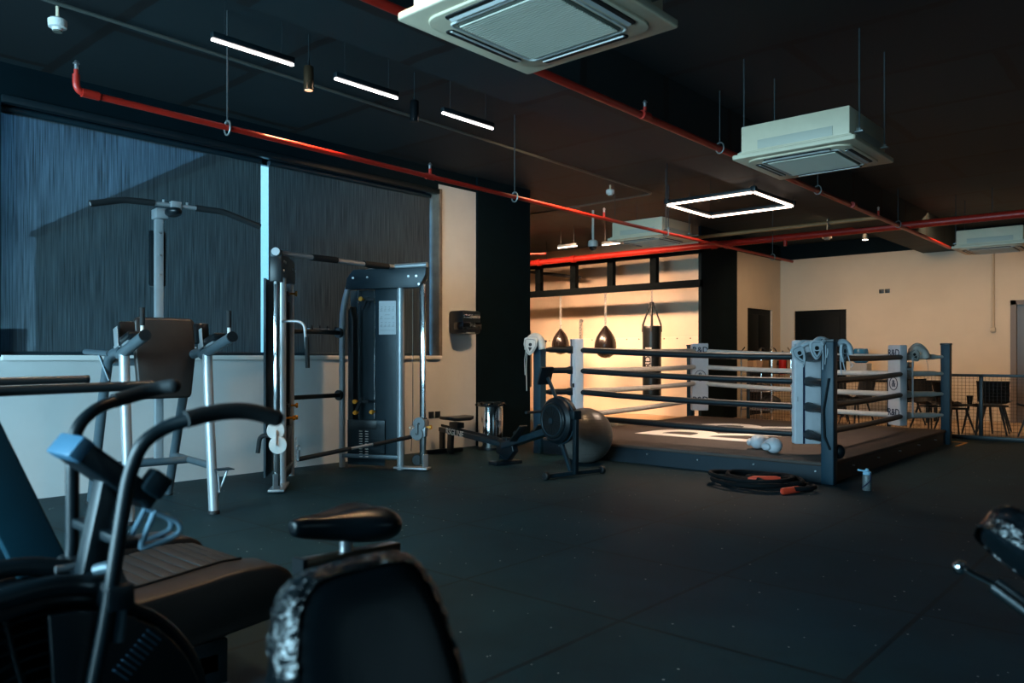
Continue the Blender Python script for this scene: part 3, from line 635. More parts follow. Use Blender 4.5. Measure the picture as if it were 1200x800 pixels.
# ------------------------------------------------------------------ cable machine
def trainer():
    base = V((-6.5, 4.9, 0))
    t = thing('cable_machine', base, 'dual stack cable machine with chrome uprights and black weight towers before the window', 'cable machine')
    # right station: frame along u from B to R
    B, Mm, R = V((-7.06, 5.18, 0)), V((-6.43, 5.47, 0)), V((-6.2, 5.58, 0))
    u = (R - B).normalized(); nrm = V((u.y, -u.x, 0))       # nrm faces the camera
    def st(L_, flip, full):
        B, Mm, R = L_
        u = (R - B); W = u.length; u.normalize(); n = V((u.y, -u.x, 0)) * flip
        P = lambda s, d, z: B + u * s + n * d + V((0, 0, z))
        fm = frame(u, (0, 0, 1), u.cross(V((0, 0, 1))), (0, 0, 0))
        sm = (Mm - B).length
        MB().tube([P(0, 0, 0), P(0, 0, 1.72), P(.12, 0, 2.1), P(W * .5, 0, 2.13)], .033, .22, n=16).build('bent_tube', M_silver, t, True)
        MB().tube([P(sm, 0, 0), P(sm, 0, 1.96)], .038, n=18).build('upright_tube', M_silver, t, True)
        ch = MB().beam(P(W, 0, .06), P(W, 0, 1.97), .055, .05, .006, up=n).build('chrome_post', M_chrome, t, True)
        MB().prism([(.06, 1.93), (W - .02, 1.93), (W + .05, 2.06), (W + .06, 2.14), (.16, 2.14), (.08, 2.05)], Matrix.Translation(B + n * .0) @ fm, .1, .006).build('head_plate', M_dgrey, t, True)
        mb = MB()
        for s in (.16, .33, W - .14, W - .05): mb.disc(P(s, .056, 2.05), n, .012, .014, 8)
        mb.disc(P(W - .02, .056, 1.965), n, .012, .014, 8).build('bolts', M_bolt, t, True)
        MB().prism([(0.02, .08), (sm - .03, .08), (sm - .03, 1.93), (.02, 1.93)], Matrix.Translation(B - n * .16) @ fm, .02).build('back_shroud', M_dgrey, t, True)
        MB().prism([(sm * .56, .1), (sm - .02, .1), (sm - .02, 1.93), (sm * .56, 1.93)], Matrix.Translation(B - n * .04) @ fm, .05, .004).build('front_shroud', M_dgrey, t, True)
        MB().prism([(.07, .1), (.13, .1), (.13, 1.6), (.1, 1.75), (.07, 1.7)], Matrix.Translation(B - n * .06) @ fm, .12, .004).build('side_shroud', M_blk, t, True)
        for s in (sm * .24, sm * .52):
            MB().tube([P(s, -.06, .1), P(s, -.06, 1.94)], .009, n=10).build('guide_rod', M_chrome, t, True)
        stack = MB()
        for i in range(13): stack.beam(P(.07, .0, .115 + i * .027), P(sm * .74, .0, .115 + i * .027), .16, .024, .003, up=n)
        sk = stack.build('weight_stack', M_dgrey, t, True)
        mb = MB()
        for i in range(11):
            for q in (.36, .46): mb.beam(P(sm * q, .083, .135 + i * .027), P(sm * q + .035, .083, .135 + i * .027), .004, .008, up=n)
        mb.build('weight_marks', M_logo, sk, True)
        MB().beam(P(.1, .0, .47), P(sm * .6, .0, .47), .1, .035, .004, up=n).build('top_plate', M_blk, sk, True)
        for s, z in ((sm * .38, 1.82), (sm * .28, .72)):
            k = MB().beam(P(s - .1, .0, z), P(s + .12, .0, z), .03, .02, up=n).beam(P(s - .03, -.02, z - .1), P(s + .03, -.02, z + .03), .03, .03).build('stop_bar', M_blk, t, True)
            MB().tube([P(s, .02, z), P(s, .06, z), P(s, .075, z), P(s, .09, z)], .02, n=14, rs=[.01, .01, .026, .024]).build('pull_knob', M_org, k, True)
        for s in (sm * .28, sm * .56):
            z = .6 if s < sm * .4 else .61
            MB().tube([P(s, .0, z), P(s, .06, z), P(s, .065, z), P(s, .09, z)], .02, n=14, rs=[.01, .01, .026, .02]).build('pin_knob', M_org, t, True)
        MB().beam(P(.0, 0, .13), P(sm, 0, .13), .06, .04, .004).build('low_rail', M_grey, t, True)
        # base plate, pulley carriage
        bp = MB().prism([(sm - .06, -.06), (W + .07, -.07), (W + .07, .07), (sm - .06, .06)], frame(u, n, (0, 0, 1) if flip < 0 else u.cross(n), B + V((0, 0, .025))), .02, .004).build('base_plate', M_silver, t, True)
        MB().disc(P(W, 0, .012), (0, 0, 1), .03, .024).build('levelling_foot', M_rub, t, True)
        MB().beam(P(W + .03, .0, .03), P(W + .03, .0, .17), .07, .012, .003).build('base_bracket', M_silver, t, True)
        MB().disc(P(W - .06, .0, .11), n, .06, .03, 24, .006).build('floor_pulley', M_blk, t, True)
        mb = MB().disc(P(W - .02, .05, .5), n, .068, .014, 28, .003).disc(P(W - .045, .05, .39), n, .068, .014, 28, .003).disc(P(W - .02, -.05, .5), n, .068, .014, 28, .003).disc(P(W - .045, -.05, .39), n, .068, .014, 28, .003)
        mb.beam(P(W - .032, .05, .39), P(W - .032, .05, .5), .012, .06, up=n)
        if full:
            mb = MB(); nc = V((.84, -.54, 0)); q5, q4 = P(W + .02, 0, .56), P(W + .02, 0, .435)
            for off in (.06, -.0): mb.disc(q5 + nc * off + u * .06, nc, .075, .014, 28, .003).disc(q4 + nc * off + u * .06 + V((.02, .01, 0)), nc, .075, .014, 28, .003)
            mb.beam(q4 + nc * .06 + u * .07, q5 + nc * .06 + u * .06, .09, .012, up=V((0, 0, 1)).cross(nc)).disc(q5 + nc * .075 + u * .06, nc, .008, .01, 8).disc(q4 + nc * .075 + u * .06 + V((.02, .01, 0)), nc, .008, .01, 8)
        pm = mb.build('pulley_cover', M_white if full else mat('dark_pulley_plate', '#62696d', .4, .2), t, True)
        mb = MB()
        for z, s in ((.5, W - .02), (.39, W - .045)): mb.disc(P(s, .06, z), n, .011, .01, 8).disc(P(s, 0, z), n, .055, .05, 24)
        mb.build('pulley_wheels', M_blk if not full else M_galv, pm, True)
        MB().beam(P(W + .0, 0, .36), P(W, 0, .54), .085, .075, .006, up=n).build('carriage', M_white if full else M_silver, t, True)
        MB().tube([P(W + .04, 0, .46), P(W + .075, 0, .46), P(W + .08, 0, .46), P(W + .1, 0, .46)], .02, n=12, rs=[.01, .01, .022, .02]).build('pin_knob', M_org, t, True)
        MB().tube([P(W * .86, -.0, .2), P(W * .88, 0, .6), P(W * .88, 0, 1.95)], .004, n=6).build('cable', M_blk, t, True)
        return P, W, n, u, sm
    P, W, n, u, sm = st((B, Mm, R), 1, False)
    # instruction sheet
    sh = MB().prism(rrect(.2, .36, .005, 2), frame(u, (0, 0, 1), u.cross(V((0, 0, 1))), P(sm * .77, -.012, 1.62)), .004).build('instruction_sheet', mat('printed_sheet', '#c6cdd2', .5), t, True)
    mb = MB()
    def mark(s, z, w, h): mb.beam(P(sm * .77 + s - w/2, -.0085, 1.62 + z), P(sm * .77 + s + w/2, -.0085, 1.62 + z), .002, h, up=n)
    for r_, zz_ in ((0, .085), (1, 0), (2, -.085)):
        for c_ in range(4):
            if r_ == 1 and c_ in (1, 2): continue
            x_ = -.07 + c_ * .046
            mark(x_, zz_, .022, .012); mark(x_ + .004, zz_ + .013, .012, .012); mark(x_ - .002, zz_ - .012, .03, .005)
    for k in range(8): mark(-.075 + k * .021, -.135, .014, .004)
    for k in range(4): mark(-.066 + k * .046, .115, .02, .003); mark(-.066 + k * .046, -.05, .02, .003)
    mark(0, .03, .06, .006); mark(0, -.01, .07, .003)
    mb.build('printed_figures', M_dgrey, sh, True)
    # left station, seen edge-on
    B2, M2, R2 = V((-6.95, 4.47, 0)), V((-6.42, 4.03, 0)), V((-6.16, 3.82, 0))
    P2, W2, n2, u2, s2 = st((B2, M2, R2), -1, True)
    # square head housing over the left post
    MB().beam(P2(W2 + .02, 0, 1.86), P2(W2 + .02, 0, 2.08), .1, .1, .006, up=n2).build('head_housing', M_blk, t, True)
    MB().disc(P2(W2 + .07, 0, 2.12), u2, .035, .05).build('head_bolt', M_silver, t, True)
    # angled side handle on the left station (pull-up style grip) and carriage grip
    q = P2(W2 * .8, 0, 0); cr_ = V((.7486, .6631, 0))
    gh = MB().tube([P2(W2*.9, .03, 1.52), P2(W2*.9, .03, 1.52) + cr_ * .2, P2(W2*.9, .03, 1.1) + cr_ * .23], .013, .08, n=12).build('side_handle', M_silver, t, True)
    MB().tube([P2(W2*.9, .03, 1.38) + cr_ * .223, P2(W2*.9, .03, 1.1) + cr_ * .23], .02, n=12).build('handle_grip', M_grip, gh, True)
    MB().tube([P2(W2, 0, .5) - cr_ * .03, P2(W2, 0, .51) - cr_ * .15, P2(W2, 0, .35) - cr_ * .17], .02, .08, n=12).build('carriage_grip', M_grip, t, True)
    # top crossbar joining both stations, with grips
    a, b = P2(W2 + .02, 0, 2.12), P(sm * .9, .0, 2.16)
    cb = MB().tube([a, a.lerp(b, .75) + V((0, 0, -.01)), b], .022, .1, n=14).tube([b, P(W + .05, 0, 2.17)], .03, n=14).build('top_crossbar', M_silver, t, True)
    for k0, k1 in ((.26, .46), (.7, .93)): MB().tube([a.lerp(b, k0) + V((0, 0, -.006)), a.lerp(b, k1) + V((0, 0, -.004))], .03, n=14).build('bar_grip', M_grip, cb, True)
    g0 = a.lerp(b, .72); g1 = a.lerp(b, .96)
    MB().tube([g0, g0.lerp(g1, .3) - V((.0, .1, .02)), g0.lerp(g1, .75) - V((0, .13, .03)), g1], .018, .08, n=12).build('curved_grip', M_grip, cb, True)
    # rear accessory rails between the stations
    for z, peg in ((1.46, True), (.785, False)):
        a, b = P2(.0, .0, z), P(0, 0, z)
        rl = MB().beam(a, b, .05, .045, .004).build('rear_rail', M_steel, t, True)
        MB().disc(b - (b - a).normalized() * .05, b - a, .055, .03).build('rail_flange', M_blk, rl, True)
        if peg:
            for k in (.25, .4, .55, .7, .85):
                c = a.lerp(b, k); MB().tube([c, c + V((0, 0, .07))], .008, n=8).build('peg', M_blk, rl, True)
            c = a.lerp(b, .5); MB().beam(c + V((-.02, -.1, .035)), c + V((.02, .12, .035)), .05, .012).build('rail_plate', M_silver, rl, True)
    # straight bar hanging between the pulleys
    e0 = P2(W2 - .02, .06, .32) + cr_ * .12; e1 = P(W - .12, .04, .38)
    s_ = thing('straight_bar', e0.lerp(e1, .5), 'black and silver straight bar slung low between the two cable pulleys', 'bar')
    MB().tube([e0 + V((0, 0, -.03)), e1 + V((0, 0, -.02))], .014, n=12).build('bar_shaft', M_silver, s_, True)
    for k0, k1 in ((0, .42), (.62, 1)): MB().tube([e0.lerp(e1, k0) + V((0, 0, -.03)), e0.lerp(e1, k1) + V((0, 0, -.025))], .021, n=14).build('bar_sleeve', M_grip, s_, True)
    for e in (e0, e1): MB().tube([e + V((0, 0, -.03)), e + V((.01, 0, .05))], .014, n=10).tube([e + V((.01, 0, .05)) + V((.0, .02 * math.cos(k * PI / 6), .025 * math.sin(k * PI / 6) + .02)) for k in range(12)], .005, n=6, closed=True).build('carabiner', M_bolt, s_, True)
trainer()

# ------------------------------------------------------------------ rowing machine
def rower():
    A, Bp = V((-7.2, 6.82, 0)), V((-4.68, 6.28, 0))
    t = thing('rowing_machine', A, 'black rowing machine with round flywheel, seat end against the wall', 'rowing machine', math.atan2(Bp.y - A.y, Bp.x - A.x))
    # local: x along the rail from the seat end, z up
    rl = MB().beam((-.04, 0, .29), (1.28, 0, .22), .055, .085, .006, up=(0, 1, 0)).build('seat_rail', M_dgrey, t)
    MB().beam((-.04, 0, .338), (1.28, 0, .268), .03, .012, up=(0, 1, 0)).build('rail_track', M_steel, rl)
    lettering('lettering', 'RSGLINE', .105, M_logo, rl, frame((1, 0, -.053), (.053, 0, 1), V((1, 0, -.053)).cross(V((.053, 0, 1))), (.34, -.045, .272)), .002)
    MB().prism([(-.06, 0), (.02, 0), (.03, .28), (-.06, .3)], frame((1, 0, 0), (0, 0, 1), (0, -1, 0), (0, 0, 0)), .04, .004).build('rear_leg', M_steel, t)
    MB().prism([(.1, 0), (.2, 0), (.22, .28), (.12, .28)], frame((1, 0, 0), (0, 0, 1), (0, -1, 0), (.02, 0, 0)), .04, .004).build('rear_brace', M_steel, t)
    MB().beam((.04, -.26, .025), (.04, .26, .025), .05, .05, .006).build('rear_foot', M_steel, t)
    st = MB().box((.32, 0, .365), (.2, .1, .07), bev=.01).build('seat_carriage', M_blk, t)
    b = bmesh.new(); n = 22
    prof = rrect(.3, .4, .09, 6)
    vs = [b.verts.new((x, y, 0)) for x, y in prof]; f = b.faces.new(vs); r = bmesh.ops.extrude_face_region(b, geom=[f])
    bmesh.ops.translate(b, vec=(0, 0, .04), verts=[g for g in r['geom'] if isinstance(g, bmesh.types.BMVert)])
    bmesh.ops.bevel(b, geom=list(b.edges), offset=.014, segments=3, affect='EDGES', profile=.5)
    for v in b.verts: v.co.z += .04 * abs(v.co.y / .2) ** 2 + .015 * (v.co.x / .15) ** 2
    bmesh.ops.translate(b, vec=(.32, 0, .4), verts=b.verts)
    MB().add(b).build('seat', M_vinyl, t)
    # middle joint, sloping front boom, foot stretchers
    MB().prism([(1.2, .12), (1.42, .05), (1.54, .16), (1.5, .27), (1.24, .28)], frame((1, 0, 0), (0, 0, 1), (0, -1, 0), (0, 0, 0)), .08, .012).build('joint_housing', M_blk, t)
    MB().box((1.34, 0, .02), (.16, .36, .04), bev=.01).build('centre_foot', M_blk, t)
    MB().prism([(1.25, .05), (1.4, .05), (1.4, .3), (1.32, .3)], frame((1, 0, 0), (0, 0, 1), (0, -1, 0), (0, 0, 0)), .06, .004).build('centre_leg', M_steel, t)
    MB().beam((1.35, 0, .21), (2.2, 0, .45), .07, .15, .01, up=(0, 1, 0)).build('front_boom', M_dgrey, t)
    for s in (-1, 1):
        fp_ = MB().box((1.74, s * .12, .38), (.26, .1, .02), (0, -.75, 0), .006).build('footplate', M_dark, t)
        MB().box((1.735, s * .12, .392), (.05, .11, .02), (0, -.75, 0), .004).build('foot_strap', M_rub, fp_)
    ctr = (2.28, 0, .55)
    fw = MB().disc(ctr, (0, 1, 0), .235, .17, 48, .03).build('flywheel_housing', M_blk, t)
    MB().disc((2.28, -.092, .55), (0, 1, 0), .185, .02, 44, .008).build('flywheel_cover', mat('satin_black', '#0d1518', .28), fw)
    mb = MB().tube([(2.28 + .155 * math.cos(a*PI/24), -.104, .55 + .155 * math.sin(a*PI/24)) for a in range(48)], .006, n=6, closed=True)
    mb.build('cover_ring', M_dgrey, fw)
    mb = MB()
    for k in range(16):
        a = k * PI / 8; mb.beam((2.28 + .03*math.cos(a), -.103, .55 + .03*math.sin(a)), (2.28 + .145*math.cos(a), -.103, .55 + .145*math.sin(a)), .006, .005)
    mb.build('vent_spokes', M_dark, fw)
    MB().disc((2.28, -.105, .55), (0, 1, 0), .03, .02).build('hub', M_dgrey, fw)
    MB().tube([(2.28 + .237 * math.cos(a*PI/24), .0, .55 + .237 * math.sin(a*PI/24)) for a in range(48)], .012, n=8, closed=True).build('rim_band', M_dgrey, fw)
    MB().beam((2.54, 0, .6), (2.53, 0, .03), .05, .045, .004, up=(0, 1, 0)).box((2.53, 0, .62), (.08, .1, .09), bev=.01).build('front_leg', M_steel, t)
    MB().beam((2.3, 0, .36), (2.46, 0, .05), .04, .035, .004, up=(0, 1, 0)).build('front_brace', M_dgrey, t)
    MB().beam((2.5, -.34, .035), (2.5, .36, .035), .045, .04, .005).build('front_foot', M_dgrey, t)
    for s in (-.36, .38): MB().disc((2.51, s, .04), (0, 1, 0), .04, .045, 20, .008).build('caster_wheel', M_rub, t)
    MB().beam((2.26, .06, .62), (2.02, .06, .98), .04, .022, .004, up=(0, 1, 0)).build('monitor_arm', M_dgrey, t)
    mo = MB().box((1.98, .06, 1.0), (.03, .17, .2), (0, .35, 0), .01).build('monitor', M_blk, t)
    MB().box((1.958, .06, 1.0), (.004, .13, .1), (0, .35, 0)).build('monitor_screen', mat('lcd_grey', '#4d565a', .3), mo)
    MB().tube([(1.98, -.2, .62), (1.94, 0, .62), (1.98, .2, .62)], .015, n=10).build('pull_handle', M_grip, t)
rower()

# ------------------------------------------------------------------ bin, dispenser, sockets on the window wall
x, y = -7.1, 7.62
t = thing('waste_bin', (-6.98, 7.46, 0), 'polished steel waste bin in front of the black column', 'bin')
MB().lathe([(.15, .0), (.16, .01), (.16, .56), (.158, .565)], n=36).build('bin_body', M_chrome, t)
MB().lathe([(.163, 0), (.165, .02), (.162, .03)], n=36).build('base_ring', M_blk, t)
MB().lathe([(.168, .56), (.172, .58), (.168, .60), (.13, .61), (.125, .59)], n=36).build('rim', M_blk, t)
mb = MB()
for k in range(26):
    a = k / 26 * 2 * PI; rr = .165 + .02 * math.sin(k * 2.3); mb.ell((rr*math.cos(a), rr*math.sin(a), .587 + .012*math.sin(k*1.7)), (.024, .024, .016), (0, 0, k), 8, 6)
mb.build('bin_liner', mat('black_bag_film', '#0c1011', .25), t)
t = thing('towel_dispenser', (WX, 7.28, 1.5), 'black wall dispenser mounted on the light wall beside the black column', 'dispenser')
MB().b2((0, -.17, .0), (.26, .17, .30), .03).build('housing', M_blk, t)
MB().b2((.1, -.174, .05), (.27, .174, .15), .01).build('front_cover', mat('gloss_black', '#0a0e10', .12, coat=.5), t)
MB().b2((.24, -.15, .2), (.268, .15, .25), .01).build('metal_strip', M_chrome, t)
lettering('lettering', '312', .07, M_galv, t, frame((0, 1, 0), (0, 0, 1), (1, 0, 0), (.272, .0, .115)), .001)
MB().b2((.2, -.1, -.006), (.258, .06, .02), .004).build('lower_slot', M_galv, t)
def sock(y, z, lab, wall='x', xx=None):
    if wall == 'x': lo, hi, c, ax = (WX, y - .042, z - .042), (WX + .012, y + .042, z + .042), V((WX + .012, y, z)), V((1, 0, 0))
    else: lo, hi, c, ax = (xx - .045, YB - .012, z - .04), (xx + .045, YB, z + .04), V((xx, YB - .012, z)), V((0, -1, 0))
    o = single(MB().b2(lo, hi, .003), 'wall_socket', M_blk, lab, 'socket', 'wall sockets')
    s = ax.cross(V((0, 0, 1))); mb = MB()
    for k in (-1, 1): mb.disc(c + s * .012 * k, ax, .004, .004, 8)
    mb.disc(c + V((0, 0, .014)), ax, .004, .004, 8)
    MB2 = mb.build('socket_holes', M_dark, o, True)
sock(6.80, .46, 'black wall socket beside the cable machine, left one of the pair'); sock(6.91, .46, 'black wall socket by the rowing machine seat, right one of the pair')
sock(2.51, .46, 'black wall socket left one of two behind the pull-up tower'); sock(2.62, .46, 'black wall socket right one of two behind the pull-up tower')
sock(0, 2.52, 'dark socket plate high on the back wall, left one of two', 'y', -4.91); sock(0, 2.52, 'dark socket plate high on the back wall, right one of two', 'y', -4.80)

# ------------------------------------------------------------------ ceiling cassettes
def cassette(loc, label, src=None):
    if src: return copy_thing(src, loc, label)
    t = thing('air_conditioner', loc, label, 'air conditioner', group='ceiling cassette air conditioners')
    h = .47
    b = MB()
    # panel ring: outer frame with rounded raised inner step
    pn = MB().prism(rrect(.95, .95, .02, 3), Matrix.Translation((0, 0, .022)), .036, .008).build('panel', M_acw, t)
    MB().prism(rrect(.8, .8, .11, 8), Matrix.Translation((0, 0, .002)), .02, .006).build('raised_panel', M_acw, t)
    gr_ = MB().prism(rrect(.56, .56, .02, 3), Matrix.Translation((0, 0, -.009)), .012, .003).build('intake_grille', M_acg, t)
    mb = MB()
    for i in range(30): mb.b2((-.265, -.265 + i * .0178, -.022), (.265, -.255 + i * .0178, -.013))
    o = mb.build('grille_slats', mat('grille_slat', '#d2d0c0', .6), gr_); o['kind'] = 'stuff'
    MB().tube([V((x_, y_, -.009)) for x_, y_ in rrect(.6, .6, .03, 4)], .007, n=6, closed=True).build('grille_frame', M_white, gr_)
    for k in range(4):
        M = Euler((0, 0, k * PI / 2)).to_matrix().to_4x4()
        sl = MB().prism(rrect(.52, .05, .02, 4), M @ Matrix.Translation((0, .352, -.008)), .012, .002).build('outlet_slot', M_dark, t)
        MB().box(M @ V((0, .345, -.013)), (.5, .03, .006), M @ Euler((.35, 0, 0)).to_matrix().to_4x4()).build('louvre', M_white, sl)
    MB().b2((-.42, -.42, .04), (.42, .42, .27), .01).build('body', M_acw, t)
    MB().b2((-.44, -.44, .038), (.44, .44, .06), .004).build('body_flange', M_acw, t)
    MB().b2((.422, -.28, .07), (.426, .3, .14), .001).b2((-.28, -.426, .07), (.3, -.422, .14), .001).build('service_plate', mat('service_cover', '#c2bdae', .55), t)
    for sx_ in (-1, 1):
        for sy_ in (-1, 1):
            r = MB().tube([(sx_ * .45, sy_ * .3, .09), (sx_ * .45, sy_ * .3, CZ - loc[2])], .006, n=8).build('hanger_rod', mat('dull_rod', '#3a4144', .6, .3), t)
            MB().b2((sx_ * .45 - .03, sy_ * .3 - .02, .09), (sx_ * .45 + .03, sy_ * .3 + .02, .1)).disc((sx_ * .45, sy_ * .3, .11), (0, 0, 1), .014, .02, 8).build('hanger_bracket', M_galv, r)
    return t
ac = cassette((-2.36, 2.86, 2.765), 'white ceiling cassette air conditioner nearest the camera, cut by the top edge')
cassette((-2.37, 6.33, 2.765), 'white ceiling cassette air conditioner hanging over the near part of the ring', ac)
cassette((-6.14, 10.05, 2.9), 'ceiling cassette air conditioner beside the bag frame, lit warm', ac)
cassette((-2.36, 13.46, 2.79), 'ceiling cassette air conditioner near the back wall at the right edge', ac)

# ------------------------------------------------------------------ pipes, conduits, lamps under the ceiling
def hanger(t, p, axis):
    p = V(p); r = MB().tube([p + V((0, 0, .03)), V((p.x, p.y, CZ))], .006, n=8).build('hanger_rod', mat('dull_rod', '#3a4144', .6, .3), t, True)
    MB().tube([p + V((0, 0, .0)) + (V((.04*math.cos(k*PI/6), 0, .05*math.sin(k*PI/6))) if axis == 'y' else V((0, .05*math.cos(k*PI/6), .055*math.sin(k*PI/6)))) for k in range(12)], .007, n=6, closed=True).build('pipe_clamp', M_galv, r, True)
def sprinkler(t, p):
    p = V(p); s = MB().tube([p, p + V((0, 0, .07))], .014, n=10).build('sprinkler_riser', M_red, t, True)
    MB().tube([p + V((0, 0, .07)), p + V((0, 0, .1)), p + V((0, 0, .105)), p + V((0, 0, .125))], .01, n=10, rs=[.012, .012, .02, .006]).build('sprinkler_head', M_bolt, s, True)
def pipe(loc, pts, r, label, hang=(), spr=(), coup=(), axis='y', m=None):
    t = thing('sprinkler_pipe', loc, label, 'pipe')
    MB().tube(pts, r, .06, n=14).build('pipe_run', m or M_red, t, True)
    for h in hang: hanger(t, h, axis)
    for s in spr: sprinkler(t, s)
    for c in coup:
        c = V(c); a = V((0, 1, 0)) if axis == 'y' else V((1, 0, 0)); MB().cyl(c - a * .05, c + a * .05, r * 1.28, n=14).build('coupling', m or M_red, t, True)
    return t
xl = -5.13
pipe((xl, 7, 2.8), [(xl + .03, 1.8, 2.9), (xl + .03, 1.8, 2.8), (-5.24, 8.0, 2.8), (-5.22, 13.0, 2.8)], .021, 'long red sprinkler pipe running above the window wall', hang=[(xl, 2.79, 2.8), (-5.19, 5.9, 2.8), (-5.23, 8.9, 2.8), (-5.22, 12.2, 2.8)], spr=[(-5.17, 4.74, 2.8), (xl + .03, 1.8, 2.86), (-5.22, 7.5, 2.8)], coup=[(xl + .03, 1.88, 2.8), (-5.17, 4.74, 2.8), (-5.23, 10.6, 2.8)])
xm = -3.32
pipe((xm, 8, 3.1), [(xm, .6, 3.1), (xm - .04, 15.3, 3.1)], .028, 'dark red sprinkler pipe beside the black beam over the ring', hang=[(xm, 6.6, 3.1), (xm, 9.0, 3.1), (xm, 12.1, 3.1)], spr=[(xm, 5.33, 3.1), (xm, 11.2, 3.1)], coup=[(xm, 5.33, 3.1), (xm, 10.2, 3.1)])
yc = 12.9
pm_ = pipe((-4, yc, 3.2), [(-12, yc - .08, 3.2), (4, yc + .12, 3.2)], .058, 'thick red sprinkler main crossing the hall above the bag alcove', hang=[(-10.4, yc - .06, 3.2), (-2.3, yc + .05, 3.2)], coup=[(-10.6, yc - .06, 3.2), (-9.7, yc - .05, 3.2), (-6.6, yc, 3.2)], axis='x')
MB().tube([(-5.3, yc, 3.2), (-5.3, yc, 3.06)], .03).build('drop_fitting', M_red, pm_, True)
yb2 = 11.55
pipe((-5, yb2, 3.12), [(-6.4, yb2, 3.14), (-3.42, yb2 + .02, 3.14)], .03, 'pale orange brown pipe beside the thick red main over the ring', hang=[(-4.1, yb2, 3.14)], axis='x', m=mat('tan_pipe', '#8d6a45', .5))
pipe((-11, 11.4, 3.25), [(-12, 11.0, 3.3), (-9.7, 11.95, 3.22)], .018, 'thin red branch pipe reaching into the alcove beside the black column', hang=[(-10.6, 11.57, 3.25)])
single(MB().tube([(-5.76, .5, 3.58), (-5.8, 2.06, 3.58), (-6.05, 9.95, 3.58), (-8.6, 10.03, 3.58)], .014, .12, n=10), 'conduit', M_cond, 'thin grey conduit along the ceiling with a bend near the alcove', 'conduit')
single(MB().tube([(-4.75, 1.35, 3.5), (-4.6, 2.1, 3.42), (-4.45, 2.3, 3.42), (-4.25, 2.1, 3.44), (-4.2, 1.7, 3.5)], .026, .12, n=10), 'drain_hose', M_cond, 'corrugated drain hose left of the nearest air conditioner', 'hose')
E_w = glow('led_white', '#fff1ee', 9.0); E_ww = glow('led_warm', '#ffdcc4', 8.0)
def strip(a, b, label, m=None, r=.016):
    a, b = V(a), V(b); t = thing('strip_light', (a + b) / 2, label, 'light', group=None)
    MB().beam(a + V((0, 0, .03)), b + V((0, 0, .03)), .045, .04, .004).build('housing', M_steel, t, True)
    MB().beam(a, b, .022, .016, .004).build('diffuser', m or E_w, t, True)
    for k in (.15, .85):
        p = a.lerp(b, k); MB().tube([p + V((0, 0, .05)), (p.x, p.y, CZ)], .003, n=6).build('suspension_wire', M_steel, t, True)
    return t
strip((-4.93, 2.57, 3.3), (-4.93, 3.19, 3.3), 'white strip light on the left, nearest of the row of three above the window side')
strip((-4.93, 3.55, 3.3), (-4.93, 4.16, 3.3), 'white strip light in the middle of the row of three')
strip((-4.93, 4.66, 3.3), (-4.93, 5.3, 3.3), 'white strip light at the far end of the row of three')
ya = 11.6
strip((xat(654, ya), ya, 3.24), (xat(676, ya), ya, 3.24), 'white strip light deep in the alcove beside the black column', E_ww)
strip((xat(706, ya), ya, 3.2), (xat(727, ya), ya, 3.2), 'white strip light in the alcove just left of the warm air conditioner', E_ww)
# square pendant
P = [V((-5.06, 8.64, 3.1)), V((-5.06, 9.78, 3.1)), V((-3.92, 9.78, 3.1)), V((-3.92, 8.64, 3.1))]
t = thing('square_pendant_light', (-4.49, 9.21, 3.1), 'square pendant light frame of glowing tubes above the ring', 'light')
for i in range(4):
    a, b = P[i], P[(i + 1) % 4]; d = (b - a).normalized()
    MB().beam(a + V((0, 0, .035)), b + V((0, 0, .03)), .045, .04, .004).build('frame_bar', M_steel, t, True)
    MB().beam(a + d * .02, b - d * .02, .03, .022, .005).build('light_tube', E_ww, t, True)
    MB().b2(a + V((-.03, -.03, .01)), a + V((.03, .03, .07)), .004).build('corner_bracket', M_steel, t, True)
    MB().tube([a + V((0, 0, .06)), (a.x, a.y, CZ)], .003, n=6).build('suspension_wire', M_steel, t, True)
# cylinder spots
def spot(loc, label, m, lit=False):
    t = thing('cylinder_spotlight', loc, label, 'spotlight')
    MB().lathe([(.033, 0), (.038, .004), (.038, .17), (.034, .178)], n=24).build('housing', m, t)
    MB().lathe([(.03, -.002), (.03, .003)], n=20).build('lens', glow('spot_lens', '#ffb070', 1.5) if lit else M_dark, t)
    if lit:
        l = bpy.data.lights.new('spot_lamp', 'SPOT'); l.energy = lit; l.color = WARM; l.spot_size = math.radians(105); l.spot_blend = .6; l.shadow_soft_size = .04
        lo = bpy.data.objects.new('spot_lamp', l); COL.objects.link(lo); lo.location = V(loc) - V((0, 0, .01))
    MB().tube([(0, 0, .17), (0, 0, .22)], .008, n=8).tube([(0, 0, .22), (0, 0, CZ - loc[2])], .004, n=6).build('stem', M_steel, t)
spot((-5.05, 3.4, 3.2), 'bronze cylinder spotlight between the first two strip lights', mat('bronze', '#6f5a45', .25, .8), 90)
spot((-5.05, 4.45, 3.2), 'black cylinder spotlight between the last two strip lights', mat('black_anodised', '#20262a', .25, .7))
spot((-4.5, 1.62, 3.25), 'bronze cylinder spotlight cut by the top edge of the frame', MATS['bronze'], 120)
spot((-2.6, 2.25, 3.25), 'added bronze cylinder spotlight, unseen above the frame beside the nearest air conditioner', MATS['bronze'], 70)  # extra unseen fixture, added for warm light on saddle and pad tops
def detector(loc, r, label, tail=None):
    t = thing('smoke_detector', loc, label, 'smoke detector')
    MB().lathe([(.3*r, -.05), (.55*r, -.045), (.6*r, -.03), (.95*r, -.025), (r, 0), (r, .025), (.8*r, .035)], n=28).build('housing', M_white, t)
    MB().lathe([(.5*r, -.056), (.5*r, -.046)], n=16).build('sensor_cap', M_acg, t)
    MB().tube([(0, 0, .03), (0, 0, CZ - loc[2])], .012, n=8).build('mount', M_acw, t)
